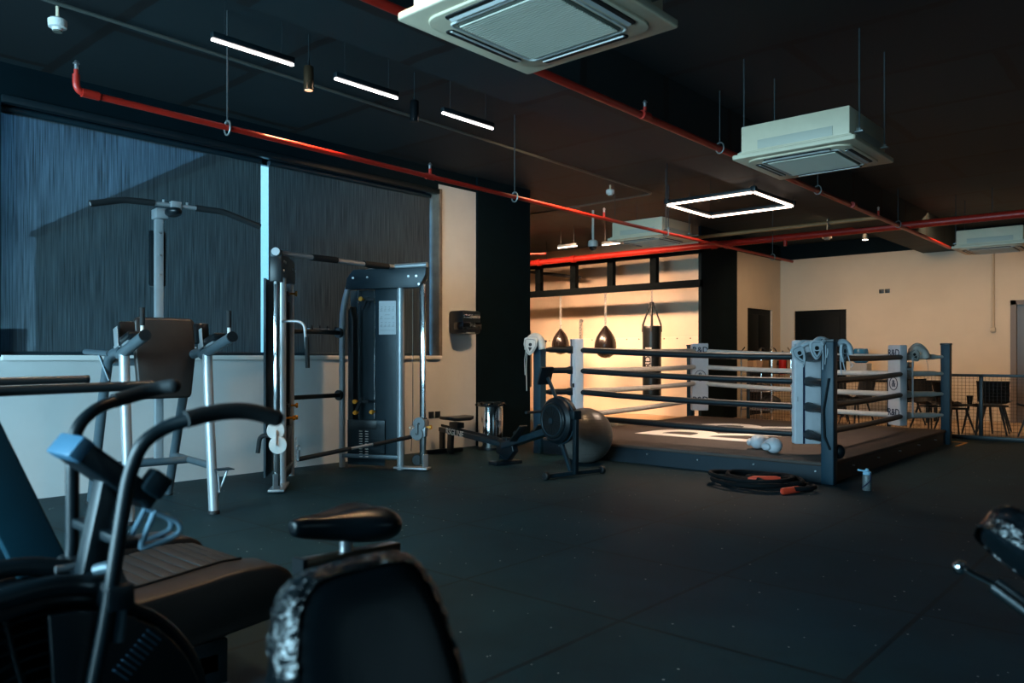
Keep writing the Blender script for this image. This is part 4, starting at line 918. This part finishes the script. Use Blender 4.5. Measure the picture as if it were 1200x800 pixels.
detector((-5.95, 1.98, 3.5), .06, 'white smoke detector at the top left corner by the conduit')
detector((-6.3, 9.2, 3.52), .06, 'white smoke detector beside the conduit bend near the alcove')
detector((-5.0, 14.0, 3.3), .08, 'white smoke detector over the lobby behind the thick red main')
t = thing('dome_camera', (-7.6, 10.6, 3.02), 'white dome camera hanging in the alcove left of the warm air conditioner', 'camera')
MB().tube([(0, 0, .1), (0, 0, CZ - 3.02)], .02, n=10).build('stem', M_white, t)
MB().lathe([(.08, 0), (.085, .03), (.08, .09), (.05, .11)], n=24).build('housing', M_white, t)
MB().ell((0, 0, .005), (.065, .065, .075)).build('dome_lens', mat('smoked_dome', '#1a1f22', .1), t)
t = thing('ceiling_spotlight', (-4.55, 14.6, 3.28), 'small bright spotlight below the ceiling in front of the back wall', 'spotlight')
MB().lathe([(.05, 0), (.055, .02), (.04, .1)], n=20).build('housing', M_steel, t)
MB().lathe([(.045, -.004), (.045, .004)], n=20).build('lens', glow('spot_bright', '#ffe6cc', 14), t)
MB().tube([(0, 0, .1), (0, 0, CZ - 3.28)], .008, n=8).build('stem', M_steel, t)
single(MB().tube([(-2.96, YB - .03, 3.25), (-2.96, YB - .03, 1.72)], .022).b2((-3.0, YB - .06, 1.66), (-2.92, YB, 1.74), .006), 'wall_conduit', mat('cream_conduit', '#b9a88f', .6), 'cream conduit running down the back wall at the right', 'conduit')

# ------------------------------------------------------------------ lobby behind the ring
def fence():
    y = 13.0
    t = thing('mesh_fence', (-1.5, y, 0), 'low black wire mesh fence behind the ring with seats beyond', 'fence')
    MB().beam((-6.0, y, .93), (2.6, y, .93), .05, .04, .004).build('top_rail', M_steel, t, True)
    MB().beam((-6.0, y, .03), (2.6, y, .03), .06, .06, .004).build('bottom_rail', M_steel, t, True)
    for x in (-6.0, -4.9, -3.7, -2.45, -1.2, .05, 1.3, 2.6): MB().b2((x - .025, y - .025, 0), (x + .025, y + .025, .94), .004).build('fence_post', M_steel, t, True)
    mb = MB(); b = bmesh.new()
    def bar(lo, hi):
        lo, hi = V(lo), V(hi); r = bmesh.ops.create_cube(b, size=1); bmesh.ops.scale(b, vec=hi - lo, verts=r['verts']); bmesh.ops.translate(b, vec=(lo + hi) / 2, verts=r['verts'])
    for i in range(int(8.6 / .05)): bar((-6.0 + i * .05, y - .003, .05), (-6.0 + i * .05 + .004, y + .003, .91))
    for i in range(17): bar((-6.0, y - .003, .08 + i * .05), (2.6, y + .003, .084 + i * .05))
    o = mb.add(b).build('wire_mesh', M_net, t, True); o['kind'] = 'stuff'
fence()
M_chair = mat('black_chair_shell', '#14110f', .5, var=.1)
def shell_chair(loc, rz, label, src=None):
    if src:
        c = copy_thing(src, loc, label); c.rotation_euler = (0, 0, rz); return c
    t = thing('shell_chair', loc, label, 'chair', rz, 'black lobby chairs behind the mesh fence')
    # faces +x
    b = bmesh.new(); n = 9; rows = []
    prof = [(.24, .45), (.2, .465), (.1, .45), (-.05, .44), (-.15, .45), (-.2, .5), (-.235, .6), (-.26, .72), (-.28, .82)]
    for k, (x, z) in enumerate(prof):
        wd = .23 + .02 * math.sin(k) - (.02 if k > 6 else 0); rows.append([])
        for i in range(n):
            u = i / (n - 1) * 2 - 1; rows[-1].append(b.verts.new((x + (.06 * u*u if k > 4 else 0), u * wd, z + (.045 * abs(u) ** 3 if k <= 4 else 0))))
    for A, B_ in zip(rows, rows[1:]):
        for i in range(n - 1): b.faces.new((A[i], A[i+1], B_[i+1], B_[i]))
    bmesh.ops.solidify(b, geom=list(b.faces), thickness=.025)
    MB().add(b).build('seat_shell', M_chair, t, ang=60)
    MB().b2((-.12, -.14, .405), (.14, .14, .43), .01).build('seat_frame', M_steel, t)
    for x, y in ((1, 1), (1, -1), (-1, 1), (-1, -1)):
        MB().tube([(x * .11, y * .12, .42), (x * .21, y * .22, 0)], .014, n=10, rs=[.018, .011]).build('leg', M_steel, t)
    return t
c0 = shell_chair((-2.55, 14.5, 0), PI/2 + .1, 'black shell chair behind the fence, seen from its back near the cup')
shell_chair((-2.88, 13.38, 0), .75, 'black shell chair seen from the side just right of the far ring post', c0)
shell_chair((-1.83, 13.9, 0), 2.6, 'black shell chair cut by the right edge of the frame', c0)
shell_chair((-3.98, 15.0, 0), PI - .5, 'black shell chair behind the far ring corner, back turned left', c0)
shell_chair((-3.3, 13.75, 0), -.6, 'black shell chair behind the far ring corner, close beside the ring post', c0)
shell_chair((-4.6, 14.3, 0), -2.2, 'black shell chair behind the ring, near the dark table', c0)
shell_chair((-5.05, 14.6, 0), .4, 'black shell chair behind the ring ropes, left of the dark table', c0)
def low_table(loc, label, rz=0):
    t = thing('side_table', loc, label, 'table', rz)
    MB().b2((-.25, -.22, .44), (.25, .22, .47), .01).build('table_top', M_chair, t)
    for x, y in ((1, 1), (1, -1), (-1, 1), (-1, -1)): MB().tube([(x * .16, y * .14, .44), (x * .23, y * .2, 0)], .016, n=10, rs=[.02, .012]).build('leg', M_steel, t)
low_table((-2.57, 13.86, 0), 'small black table with a dark cup just behind the fence', .67)
t = thing('takeaway_cup', (-2.75, 13.78, .47), 'dark takeaway cup standing on the small black table', 'cup')
MB().lathe([(.035, 0), (.045, .12), (.043, .12)], n=20).build('cup_body', M_chair, t); MB().lathe([(.047, .115), (.047, .13), (.04, .135)], n=20).build('lid', M_blk, t)
t = thing('dining_table', (-4.6, 15.95, 0), 'dark table behind the ring ropes carrying the blue water bottle', 'table')
MB().b2((-1.0, -.35, .72), (.9, .35, .76), .01).build('table_top', M_door, t)
for x in (-.9, .8):
    for y in (-.28, .28): MB().b2((x - .03, y - .03, 0), (x + .03, y + .03, .72), .004).build('leg', M_steel, t)
t = thing('water_cooler_bottle', (-5.05, 15.95, .76), 'blue water cooler bottle on the dark table behind the ring', 'bottle')
MB().b2((-.16, -.16, 0), (.16, .16, .32), .02).build('cooler_base', mat('cooler_grey', '#8a8d8c', .4), t)
MB().lathe([(.06, .3), (.13, .34), (.135, .42), (.125, .43), (.135, .44), (.135, .55), (.12, .6), (0, .61)], n=28).build('jug', mat('blue_polycarbonate', '#1f5f8a', .2), t)
t = thing('coffee_machine', (-4.3, 15.95, .76), 'small dark coffee machine on the table behind the far ring pad', 'coffee machine')
MB().b2((-.15, -.15, 0), (.15, .18, .05), .01).b2((-.15, .05, .05), (.15, .18, .3), .01).b2((-.15, -.15, .24), (.15, .18, .34), .015).build('body', M_blk, t)
MB().disc((0, -.155, .29), (0, 1, 0), .03, .02).build('dial', M_chrome, t)
MB().lathe([(.04, .05), (.045, .13), (.02, .14)], (0, -.05, 0)).build('cup', M_white, t)
# wire rack with kit, extinguisher
t = thing('wire_rack', (-6.35, 14.55, 0), 'chrome wire rack of kit in front of the black column behind the ring', 'rack')
for x in (-.3, .3):
    for y in (-.45, .45): MB().tube([(x, y, 0), (x, y, 1.3), (x*.9, y*.8, 1.38)], .014, n=10).build('upright', M_chrome, t)
for z in (.2, .55, .9, 1.2):
    mb = MB().tube([(-.3, -.45, z), (.3, -.45, z), (.3, .45, z), (-.3, .45, z)], .008, n=6, closed=True)
    for i in range(9): y = -.4 + i * .1; mb.beam((-.3, y, z), (.3, y, z), .006, .006)
    mb.build('wire_shelf', M_galv, t)
kit = [('kit_box', (-6.4, 14.3, .91), '#7a6248', (.3, .3, .22), 'brown cardboard box on the upper shelf of the wire rack'), ('kit_box', (-6.4, 14.75, .56), '#8a6f50', (.34, .3, .2), 'brown cardboard box on the middle shelf of the wire rack'),
       ('focus_mitt', (-6.3, 14.25, .56), '#14181a', (.26, .22, .12), 'black focus mitt lying on the middle shelf of the wire rack'), ('focus_mitt', (-6.3, 14.4, .21), '#9b2c22', (.24, .2, .12), 'red focus mitt on the lowest shelf of the wire rack'), ('kit_bag', (-6.35, 14.75, .21), '#12181b', (.4, .34, .24), 'black kit bag on the lowest shelf of the wire rack')]
for nm, loc, hx, sz, lab in kit:
    if nm == 'kit_box':
        o = thing(nm, loc, lab, 'box'); MB().b2((-sz[0]/2, -sz[1]/2, 0), (sz[0]/2, sz[1]/2, sz[2]), .006).build('carton', mat('card' + hx, hx, .8, var=.1), o); MB().b2((-.03, -sz[1]/2 - .002, .0), (.03, sz[1]/2 + .002, sz[2] + .002)).build('tape', mat('packing_tape', '#a08560', .3), o)
    else:
        o = thing(nm, loc, lab, 'mitt' if nm == 'focus_mitt' else 'bag'); MB().ell((0, 0, sz[2]/2), (sz[0]/2, sz[1]/2, sz[2]/2)).build('padding', mat('kit' + hx, hx, .5), o); MB().tube([(-sz[0]*.4, -.02, sz[2]*.7), (0, -.02, sz[2]*1.15), (sz[0]*.4, -.02, sz[2]*.7)], .012, .05, n=8).build('strap', M_blk, o)
for dy, lab in ((-.3, 'black jump rope handles and cord hooked on the rack top, left'), (.2, 'black cord looped over the rack top at the right')):
    tt = tag(recenter(MB().tube([(-6.3, 14.55 + dy + .16 * math.cos(k * PI / 12), 1.25 + .12 * math.sin(k * PI / 12)) for k in range(13)], .012, n=8).build('skipping_rope', M_blk)), lab, 'skipping rope')
t = thing('fire_extinguisher', (-6.86, 16.55, .82), 'red fire extinguisher hung between the two dark doors', 'fire extinguisher')
MB().lathe([(.07, 0), (.078, .015), (.078, .3), (.06, .36), (.03, .39), (.025, .42)], n=28).build('cylinder', mat('extinguisher_red', '#c2231c', .3), t)
MB().tube([(0, 0, .41), (0, 0, .45), (.02, -.04, .47), (.05, -.12, .5)], .015, n=8).tube([(0, 0, .44), (.06, -.1, .44)], .01, n=8).build('valve_handle', M_blk, t)
MB().tube(fillet([(.0, .02, .43), (.06, .07, .4), (.085, .02, .25), (.08, .0, .1)], .06), .01, n=8).build('hose', M_blk, t)
MB().b2((-.1, -.04, .2), (-.07, .04, .3)).build('wall_bracket', M_steel, t)
single(MB().prism([(-.02, -.3), (.02, -.3), (.02, .28), (-.0, .3), (-.22, .3), (-.22, .26), (-.02, .26)], Matrix.Translation((-2.52, 12.15, .0015)), .003), 'floor_tape', mat('yellow_tape', '#c98a2c', .6), 'yellow tape mark on the floor by the far ring corner', 'tape')

# ------------------------------------------------------------------ curved treadmill
def treadmill():
    x0, x1 = -3.46, -2.57; xc = (x0 + x1) / 2
    t = thing('curved_treadmill', (xc, .75, 0), 'black curved slat treadmill at the lower left behind the air bike', 'treadmill')
    def zc(y): # running surface height
        return .378 + .055 * ((y - .7) / .85) ** 2 if y < 1.45 else .378 + .055 * (.75 / .85) ** 2 - .5 * (y - 1.45) ** 2
    ys = [-.35 + i * .045 for i in range(44)]
    mb = MB()
    for i, y in enumerate(ys):
        sl = (zc(y + .02) - zc(y - .02)) / .04
        mb.box((xc - .0, y, zc(y) - .012), (.46, .042, .022), (math.atan(sl), 0, 0), .004)
    o = mb.build('slat_belt', mat('tread_rubber', '#15191b', .6, var=.12, scale=40, bump=.2, bscale=200), t, True)
    for xa, xb, nm in ((x0, x0 + .2, 'side_cover'), (x1 - .19, x1, 'side_cover')):
        top = [(y, zc(y) + .02) for y in [-.42 + i * .07 for i in range(30)]]
        end = top[-1]
        poly = top + [(end[0] + .045, end[1] - .03), (end[0] + .075, end[1] - .08), (end[0] + .07, end[1] - .14), (end[0] + .02, end[1] - .19), (1.4, .22), (1.1, .2), (.6, .18), (.1, .2), (-.42, .24)]
        sc = MB().prism(poly, frame((0, 1, 0), (0, 0, 1), (1, 0, 0), ((xa + xb) / 2, 0, 0)), abs(xb - xa), .018).build(nm, mat('treadmill_cover', '#221b18', .45, var=.1), t, True, ang=40)
        mb = MB()
        xe = xa + .03 if xa > xc else xb - .03
        mb.tube([(xe, y, z + .004) for y, z in top[2:-1]], .005, n=6).build('cover_seam', M_dark, sc, True)
    MB().prism([(1.3, .40), (1.58, .40), (1.63, .36), (1.61, .26), (1.4, .22)], frame((0, 1, 0), (0, 0, 1), (1, 0, 0), (xc, 0, 0)), .47, .03).build('rear_roller_cover', M_blk, t, True)
    for xx in (x0 + .1, x1 - .1):
        for yy in (-.2, 1.35): MB().b2((xx - .05, yy - .08, 0), (xx + .05, yy + .08, .2), .01).build('foot', M_steel, t, True)
    MB().b2((x0 + .05, -.2, .08), (x1 - .05, 1.4, .16), .01).build('base_frame', M_steel, t, True)
    # uprights and hand rails
    for xx, yo in ((-2.56, 0), (-3.5, .05)):
        MB().prism([(.52 + yo, 1.11), (.66 + yo, 1.11), (.98 + yo, .34), (.84 + yo, .34)], frame((0, 1, 0), (0, 0, 1), (1, 0, 0), (xx, 0, 0)), .05, .006).build('upright', mat('treadmill_upright', '#0d3a49', .45, var=.08), t, True)
        r = MB().tube([(xx - .02, -.3, 1.09), (xx - .02, 1.13 + yo * 3, 1.107)], .0155, n=16).build('hand_rail', mat('rail_grey', '#3a3f42', .35, .3), t, True)
        MB().disc((xx - .02, 1.135 + yo * 3, 1.107), (0, 1, 0), .0165, .012, 16).build('rail_end_cap', M_blk, r, True)
    MB().beam((-3.52, -.3, 1.09), (-2.58, -.3, 1.09), .05, .05, .006).build('front_bar', M_steel, t, True)
    for xx in (-3.52, -2.58): MB().beam((xx, -.34, .0), (xx, -.3, 1.09), .05, .08, .006).build('front_post', M_steel, t, True)
    MB().box((xc, -.28, 1.22), (.34, .06, .22), (-.4, 0, 0), .02).build('console', M_blk, t, True)
treadmill()

# ------------------------------------------------------------------ air bike
def air_bike():
    X = -1.70
    t = thing('air_bike', (X, .8, 0), 'black air bike with swinging handlebars and fan wheel at the lower left', 'exercise bike')
    yc, zc_, R = .51, .43, .325
    MB().tube([(X - .09, yc, zc_), (X - .085, yc, zc_), (X + .085, yc, zc_), (X + .09, yc, zc_)], R, n=64, rs=[R - .012, R, R, R - .012], caps=False).build('fan_rim', M_blk, t, True)
    for s in (-1, 1):
        g = MB().tube([(X + s*.09, yc + (R-.01) * math.cos(k*PI/32), zc_ + (R-.01) * math.sin(k*PI/32)) for k in range(64)], .011, n=8, closed=True)
        for rr in [.08 + i * .024 for i in range(10)]:
            g.tube([(X + s*(.09 + .02*(1-rr/R)), yc + rr * math.cos(k*PI/24), zc_ + rr * math.sin(k*PI/24)) for k in range(48)], .0028, n=5, closed=True)
        for k in range(8):
            a = k * PI/4 + .2; g.tube([(X + s*.108, yc + .05*math.cos(a), zc_ + .05*math.sin(a)), (X + s*.09, yc + R*math.cos(a), zc_ + R*math.sin(a))], .004, n=6)
        g.build('fan_guard', M_blk, t, True)
        MB().disc((X + s*.112, yc, zc_), (1, 0, 0), .075, .02, 32, .004).build('hub_cover', M_blk, t, True)
    bl = MB()
    for k in range(10):
        a = k * PI/5; c, s = math.cos(a), math.sin(a); bl.beam((X, yc + .06*c, zc_ + .06*s), (X, yc + .3*c, zc_ + .3*s), .14, .004, up=(.5, -s*.86, c*.86))
    bl.build('fan_blades', M_dgrey, t, True)
    MB().disc((X - .05, yc, zc_), (1, 0, 0), R - .006, .012, 56).build('fan_back_plate', M_dark, t, True)
    # solid cover on the crank side with a striped badge
    cover = [(yc + .30 * math.cos(math.radians(a)), zc_ + .30 * math.sin(math.radians(a))) for a in range(-70, 100, 10)] + [(yc + .02, zc_ - .02)]
    sh = MB().prism(cover, frame((0, 1, 0), (0, 0, 1), (1, 0, 0), (X + .118, 0, 0)), .012, .004).build('side_cover', M_blk, t, True)
    stp = MB()
    for k in range(9):
        c = V((X + .126, .635 + k * .008, .585 + k * .0075)); stp.beam(c + V((0, -.013, .013)), c + V((0, .013, -.013)), .002, .006, up=(1, 0, 0))
    stp.build('striped_badge', mat('badge_blue', '#5f87a3', .4), sh, True)
    # front shroud tube arching over the wheel
    MB().tube([(X + .1, yc - .36, zc_ + .0), (X + .1, yc - .31, zc_ + .2), (X + .1, yc - .16, zc_ + .33), (X + .1, yc + .02, zc_ + .35), (X + .09, yc + .12, zc_ + .32)], .02, .12, n=12).build('fork_tube', M_steel, t, True)
    MB().tube([(X - .1, yc - .36, zc_ + .0), (X - .1, yc - .31, zc_ + .2), (X - .1, yc - .16, zc_ + .33), (X - .1, yc + .02, zc_ + .35), (X - .09, yc + .12, zc_ + .32)], .02, .12, n=12).build('fork_tube', M_steel, t, True)
    # frame
    MB().tube([(X, .08, .07), (X, .3, .075), (X, 1.45, .09)], .035, n=14).build('bottom_tube', M_steel, t, True)
    for y in (.1, 1.45): MB().beam((X - .27, y, .04), (X + .27, y, .04), .07, .06, .008).build('stabiliser', M_steel, t, True)
    for s in (-1, 1): MB().beam((X + s * .125, .12, .06), (X + s * .125, yc + .02, zc_), .04, .03, .004, up=(1, 0, 0)).build('fork_leg', M_steel, t, True)
    MB().beam((X, .615, .72), (X, .665, .96), .045, .05, .008, up=(1, 0, 0)).build('console_post', M_steel, t, True)
    MB().beam((X - .17, .645, .745), (X + .17, .62, .745), .05, .05, .008).build('pivot_housing', M_blk, t, True)
    MB().beam((X - .15, .655, .84), (X + .15, .645, .84), .03, .02, .004).build('cross_brace', M_steel, t, True)
    MB().tube([(X + .1, .60, .79), (X + .13, .62, .80), (X + .15, .63, .76), (X + .15, .62, .66)], .012, .03, n=10).build('pivot_link', M_grey, t, True)
    co = MB().beam((X, .585, 1.022), (X, .735, .897), .045, .12, .008, up=(1, 0, 0)).build('console', M_blk, t, True)
    MB().beam((X, .578, 1.028), (X, .60, 1.01), .047, .122, .004, up=(1, 0, 0)).build('console_cap', mat('console_blue_grey', '#4a7590', .35), co, True)
    MB().beam((X + .05, .715, .95), (X + .05, .755, .918), .05, .04, .008, up=(1, 0, 0)).build('console_tip', M_dgrey, t, True)
    cg = MB(); xx = X + .05
    cg.tube(fillet([(xx, .715, .885), (xx + .01, .762, .862), (xx + .01, .768, .838), (xx, .745, .825), (xx - .01, .69, .812), (xx - .01, .69, .83), (xx, .715, .885)], .012), .006, n=8)
    cg.tube(fillet([(xx + .03, .72, .88), (xx + .04, .767, .856), (xx + .04, .772, .834), (xx + .03, .748, .82), (xx + .02, .695, .808), (xx + .03, .72, .88)], .012), .006, n=8)
    cg.build('bottle_cage', mat('glossy_wire', '#86a9bd', .15, .3), t, True)
    arms = [[(-1.55, .50, .20), (-1.55, .60, .71), (-1.55, .64, .97), (-1.53, .655, 1.035), (-1.52, .70, 1.065), (-1.49, .74, 1.08)],
            [(-1.85, .56, .20), (-1.85, .645, .77), (-1.85, .645, .98), (-1.86, .655, 1.045), (-1.87, .70, 1.085), (-1.90, .765, 1.10)]]
    grips = [[(-1.492, .725, 1.078), (-1.49, .79, 1.09), (-1.48, .85, 1.09), (-1.465, .905, 1.072)],
             [(-1.897, .75, 1.098), (-1.91, .83, 1.117), (-1.90, .865, 1.127), (-1.87, .878, 1.13)]]
    for p, gp in zip(arms, grips):
        s = 1 if p[0][0] > X else -1
        ar = MB().tube(p, .0138, .045, n=14).build('swing_arm', M_steel, t, True)
        MB().tube(gp, .0172, .03, n=16).ell(gp[-1], (.0172, .0172, .0172)).build('hand_grip', M_grip, ar, True)
        MB().disc((p[0][0], .51, .26), (1, 0, 0), .035, .045, 20).build('arm_pivot', M_blk, ar, True)
        MB().tube([(p[0][0], .50, .21), (p[0][0] + s * .12, .50, .21)], .017, n=10).build('foot_peg', M_rub, ar, True)
    MB().disc((X + .14, .605, .765), (1, -.4, .3), .012, .02, 10).build('pivot_bolt', M_bolt, t, True)
    MB().disc((X - .04, .60, .77), (0, 1, 0), .008, .05, 8).build('pivot_bolt', M_bolt, t, True)
    MB().b2((X + .03, .8, .16), (X + .09, 1.25, .36), .03).build('chain_guard', M_blk, t, True)
    for s in (-1, 1):
        cr_ = MB().beam((X + s*.11, 1.12, .26), (X + s*.11, 1.12 + s*.12, .26 - s*.08), .02, .03, .004).build('crank', M_grey, t, True)
        MB().box((X + s*.17, 1.12 + s*.12, .26 - s*.08), (.1, .09, .025), bev=.006).build('pedal', M_blk, cr_, True)
    MB().beam((X, 1.28, .09), (X, 1.28, .65), .05, .05, .006, up=(1, 0, 0)).build('seat_post', M_steel, t, True)
    sr = MB().beam((X, 1.12, .675), (X, 1.43, .665), .045, .036, .004).build('slide_rail', mat('rail_bronze', '#5b4a3c', .3, .7), t, True)
    MB().b2((X - .024, 1.112, .655), (X + .024, 1.125, .696)).build('rail_end', M_blk, sr, True)
    MB().tube([(X, 1.26, .685), (X, 1.26, .73)], .018, n=12).build('saddle_clamp', M_bolt, t, True)
    b = bmesh.new(); n = 24; rings = []
    secs = [(1.094, .014, .016, .776), (1.10, .024, .026, .776), (1.13, .032, .034, .774), (1.17, .04, .038, .77), (1.21, .06, .044, .766), (1.25, .09, .05, .763), (1.29, .115, .056, .762), (1.33, .122, .058, .76), (1.36, .112, .052, .757), (1.38, .085, .042, .753), (1.388, .045, .026, .75)]
    for y, w_, h_, z in secs:
        rg = []
        for k in range(n):
            a = 2 * PI * k / n; cx_, sz_ = math.cos(a), math.sin(a)
            zz_ = h_ * (sz_ * .8 if sz_ > 0 else sz_ * .95)
            if sz_ > 0: zz_ -= .014 * math.exp(-(cx_ * w_ / .016) ** 2) * (1 if y > 1.14 else 0)
            rg.append(b.verts.new((X + w_ * (abs(cx_) ** .8) * (1 if cx_ > 0 else -1), y, z + zz_)))
        rings.append(rg)
    for A, B_ in zip(rings, rings[1:]):
        for k in range(n): b.faces.new((A[k], A[(k+1) % n], B_[(k+1) % n], B_[k]))
    b.faces.new(rings[0][::-1]); b.faces.new(rings[-1])
    sd = MB().add(b).build('saddle', M_vinyl, t, True, ang=80)
    md = sd.modifiers.new('smooth', 'SUBSURF'); md.levels = 1; md.render_levels = 2
air_bike()

# ------------------------------------------------------------------ padded benches in the near foreground
def pad_mesh(w, h, th, taper, band=0.):
    """cushion: rounded outline, rolled edge; local x across, y up, z out of the face; band keeps only the rim, grown by that much"""
    b = bmesh.new(); base = []; N_ = 72
    for k in range(N_):
        a = 2 * PI * k / N_; c, s = math.cos(a), math.sin(a); e = 2 / 4.6
        x = w/2 * abs(c) ** e * (1 if c >= 0 else -1); y = h/2 * abs(s) ** e * (1 if s >= 0 else -1)
        base.append((x * (1 - taper * y / h), y))
    prof = [(None, -1), (.03, -1), (.012, -.85), (0, -.5), (0, .3), (.006, .65), (.018, .88), (.035, 1.0), (.07, 1.06), (None, 1.12)]
    if band: prof = [(-band, -.9), (-band, -.5), (-band, 0), (-band, .3), (.006 - band, .65), (.016 - band, .9)]
    rings = []
    for ins, z in prof:
        if ins is None: rings.append([b.verts.new((0, 0, z * th/2))]); continue
        fx, fy = 1 - 2 * ins / w, 1 - 2 * ins / h
        rings.append([b.verts.new((x * fx, y * fy, z * th/2)) for x, y in base])
    for A, B_ in zip(rings, rings[1:]):
        for k in range(N_):
            if len(A) == 1: b.faces.new((A[0], B_[k], B_[(k+1) % N_]))
            elif len(B_) == 1: b.faces.new((A[k], A[(k+1) % N_], B_[0]))
            else: b.faces.new((A[k], A[(k+1) % N_], B_[(k+1) % N_], B_[k]))
    bmesh.ops.recalc_face_normals(b, faces=b.faces)
    return b
def cushion(name, parent, w, h, th, taper, M):
    b = pad_mesh(w, h, th, taper); bmesh.ops.transform(b, matrix=M, verts=b.verts)
    o = MB().add(b).build(name, M_vinyl, parent, True, ang=70)
    b = pad_mesh(w, h, th, taper, .003)
    bmesh.ops.subdivide_edges(b, edges=list(b.edges), cuts=1, use_grid_fill=True)
    rnd = random.Random(5)
    for v in b.verts: v.co += v.normal * rnd.uniform(-.001, .004)
    bmesh.ops.transform(b, matrix=M, verts=b.verts)
    f = MB().add(b).build('plastic_film', M_wrap, o, True, ang=80); f['label'] = 'crinkled clear film round the pad edge'
    return o
def near_bench():
    r = V((.7486, .6631, 0)); away = V((-.6631, .7486, 0))
    T = V((-.900, .672, .912)); up = (V((0, 0, 1)) * .93 - r * .24 + away * .22).normalized()
    h = .56; c = T - up * h / 2
    zn = (-away * .80 + r * .52 + V((0, 0, .25))); zn = (zn - up * zn.dot(up)).normalized(); xs = up.cross(zn)
    t = thing('padded_bench', (c.x, c.y, 0), 'black film-wrapped backrest pad in the near foreground at the bottom centre', 'bench')
    cushion('backrest', t, .26, h, .085, .22, frame(xs, up, zn, c))
    MB().beam(c - zn * .06 + up * .1, c - zn * .06 - up * .3, .06, .03, .004, up=xs).beam(c - zn * .06 - up * .26, (c.x, c.y, .07), .06, .06, .006, up=xs).build('support_post', M_steel, t, True)
    MB().beam((c.x - .24, c.y + .2, .04), (c.x + .24, c.y - .2, .04), .07, .06, .008).build('base_foot', M_steel, t, True)
near_bench()
def right_bench():
    r = V((.7486, .6631, 0)); away = V((-.6631, .7486, 0))
    p0 = V((-.32, 1.85, .855)); d = (r * .58 - away * .5 - V((0, 0, .5))).normalized()
    t = thing('incline_bench', (p0.x + .2, p0.y - .1, 0), 'black film-wrapped bench pad with chrome post cut by the right edge', 'bench')
    xs = (away * .85 + r * .45 - V((0, 0, .4))); xs = (xs - d * xs.dot(d)).normalized(); z = xs.cross(-d)
    if z.z < 0: xs = -xs; z = -z
    cushion('bench_pad', t, .24, .8, .075, -.05, frame(xs, -d, z, p0 + d * .38))
    q = p0 - z * .10 + d * .06
    MB().tube([q, q + d * .6], .017, n=16).build('slide_tube', M_chrome, t, True)
    MB().beam(q + z * .045 + d * .1, q + z * .045 + d * .6, .06, .03, .004, up=xs).build('pad_frame', M_steel, t, True)
    MB().ell(q - d * .05 - r * .02, (.014, .014, .014)).tube([q - d * .05 - r * .02, q], .006, n=8).build('pull_pin', M_chrome, t, True)
    e = q + d * .55
    MB().beam(e, (e.x, e.y, .05), .06, .06, .006).beam((e.x - .25, e.y - .2, .035), (e.x + .25, e.y + .2, .035), .07, .06, .006).build('support_frame', M_steel, t, True)
right_bench()
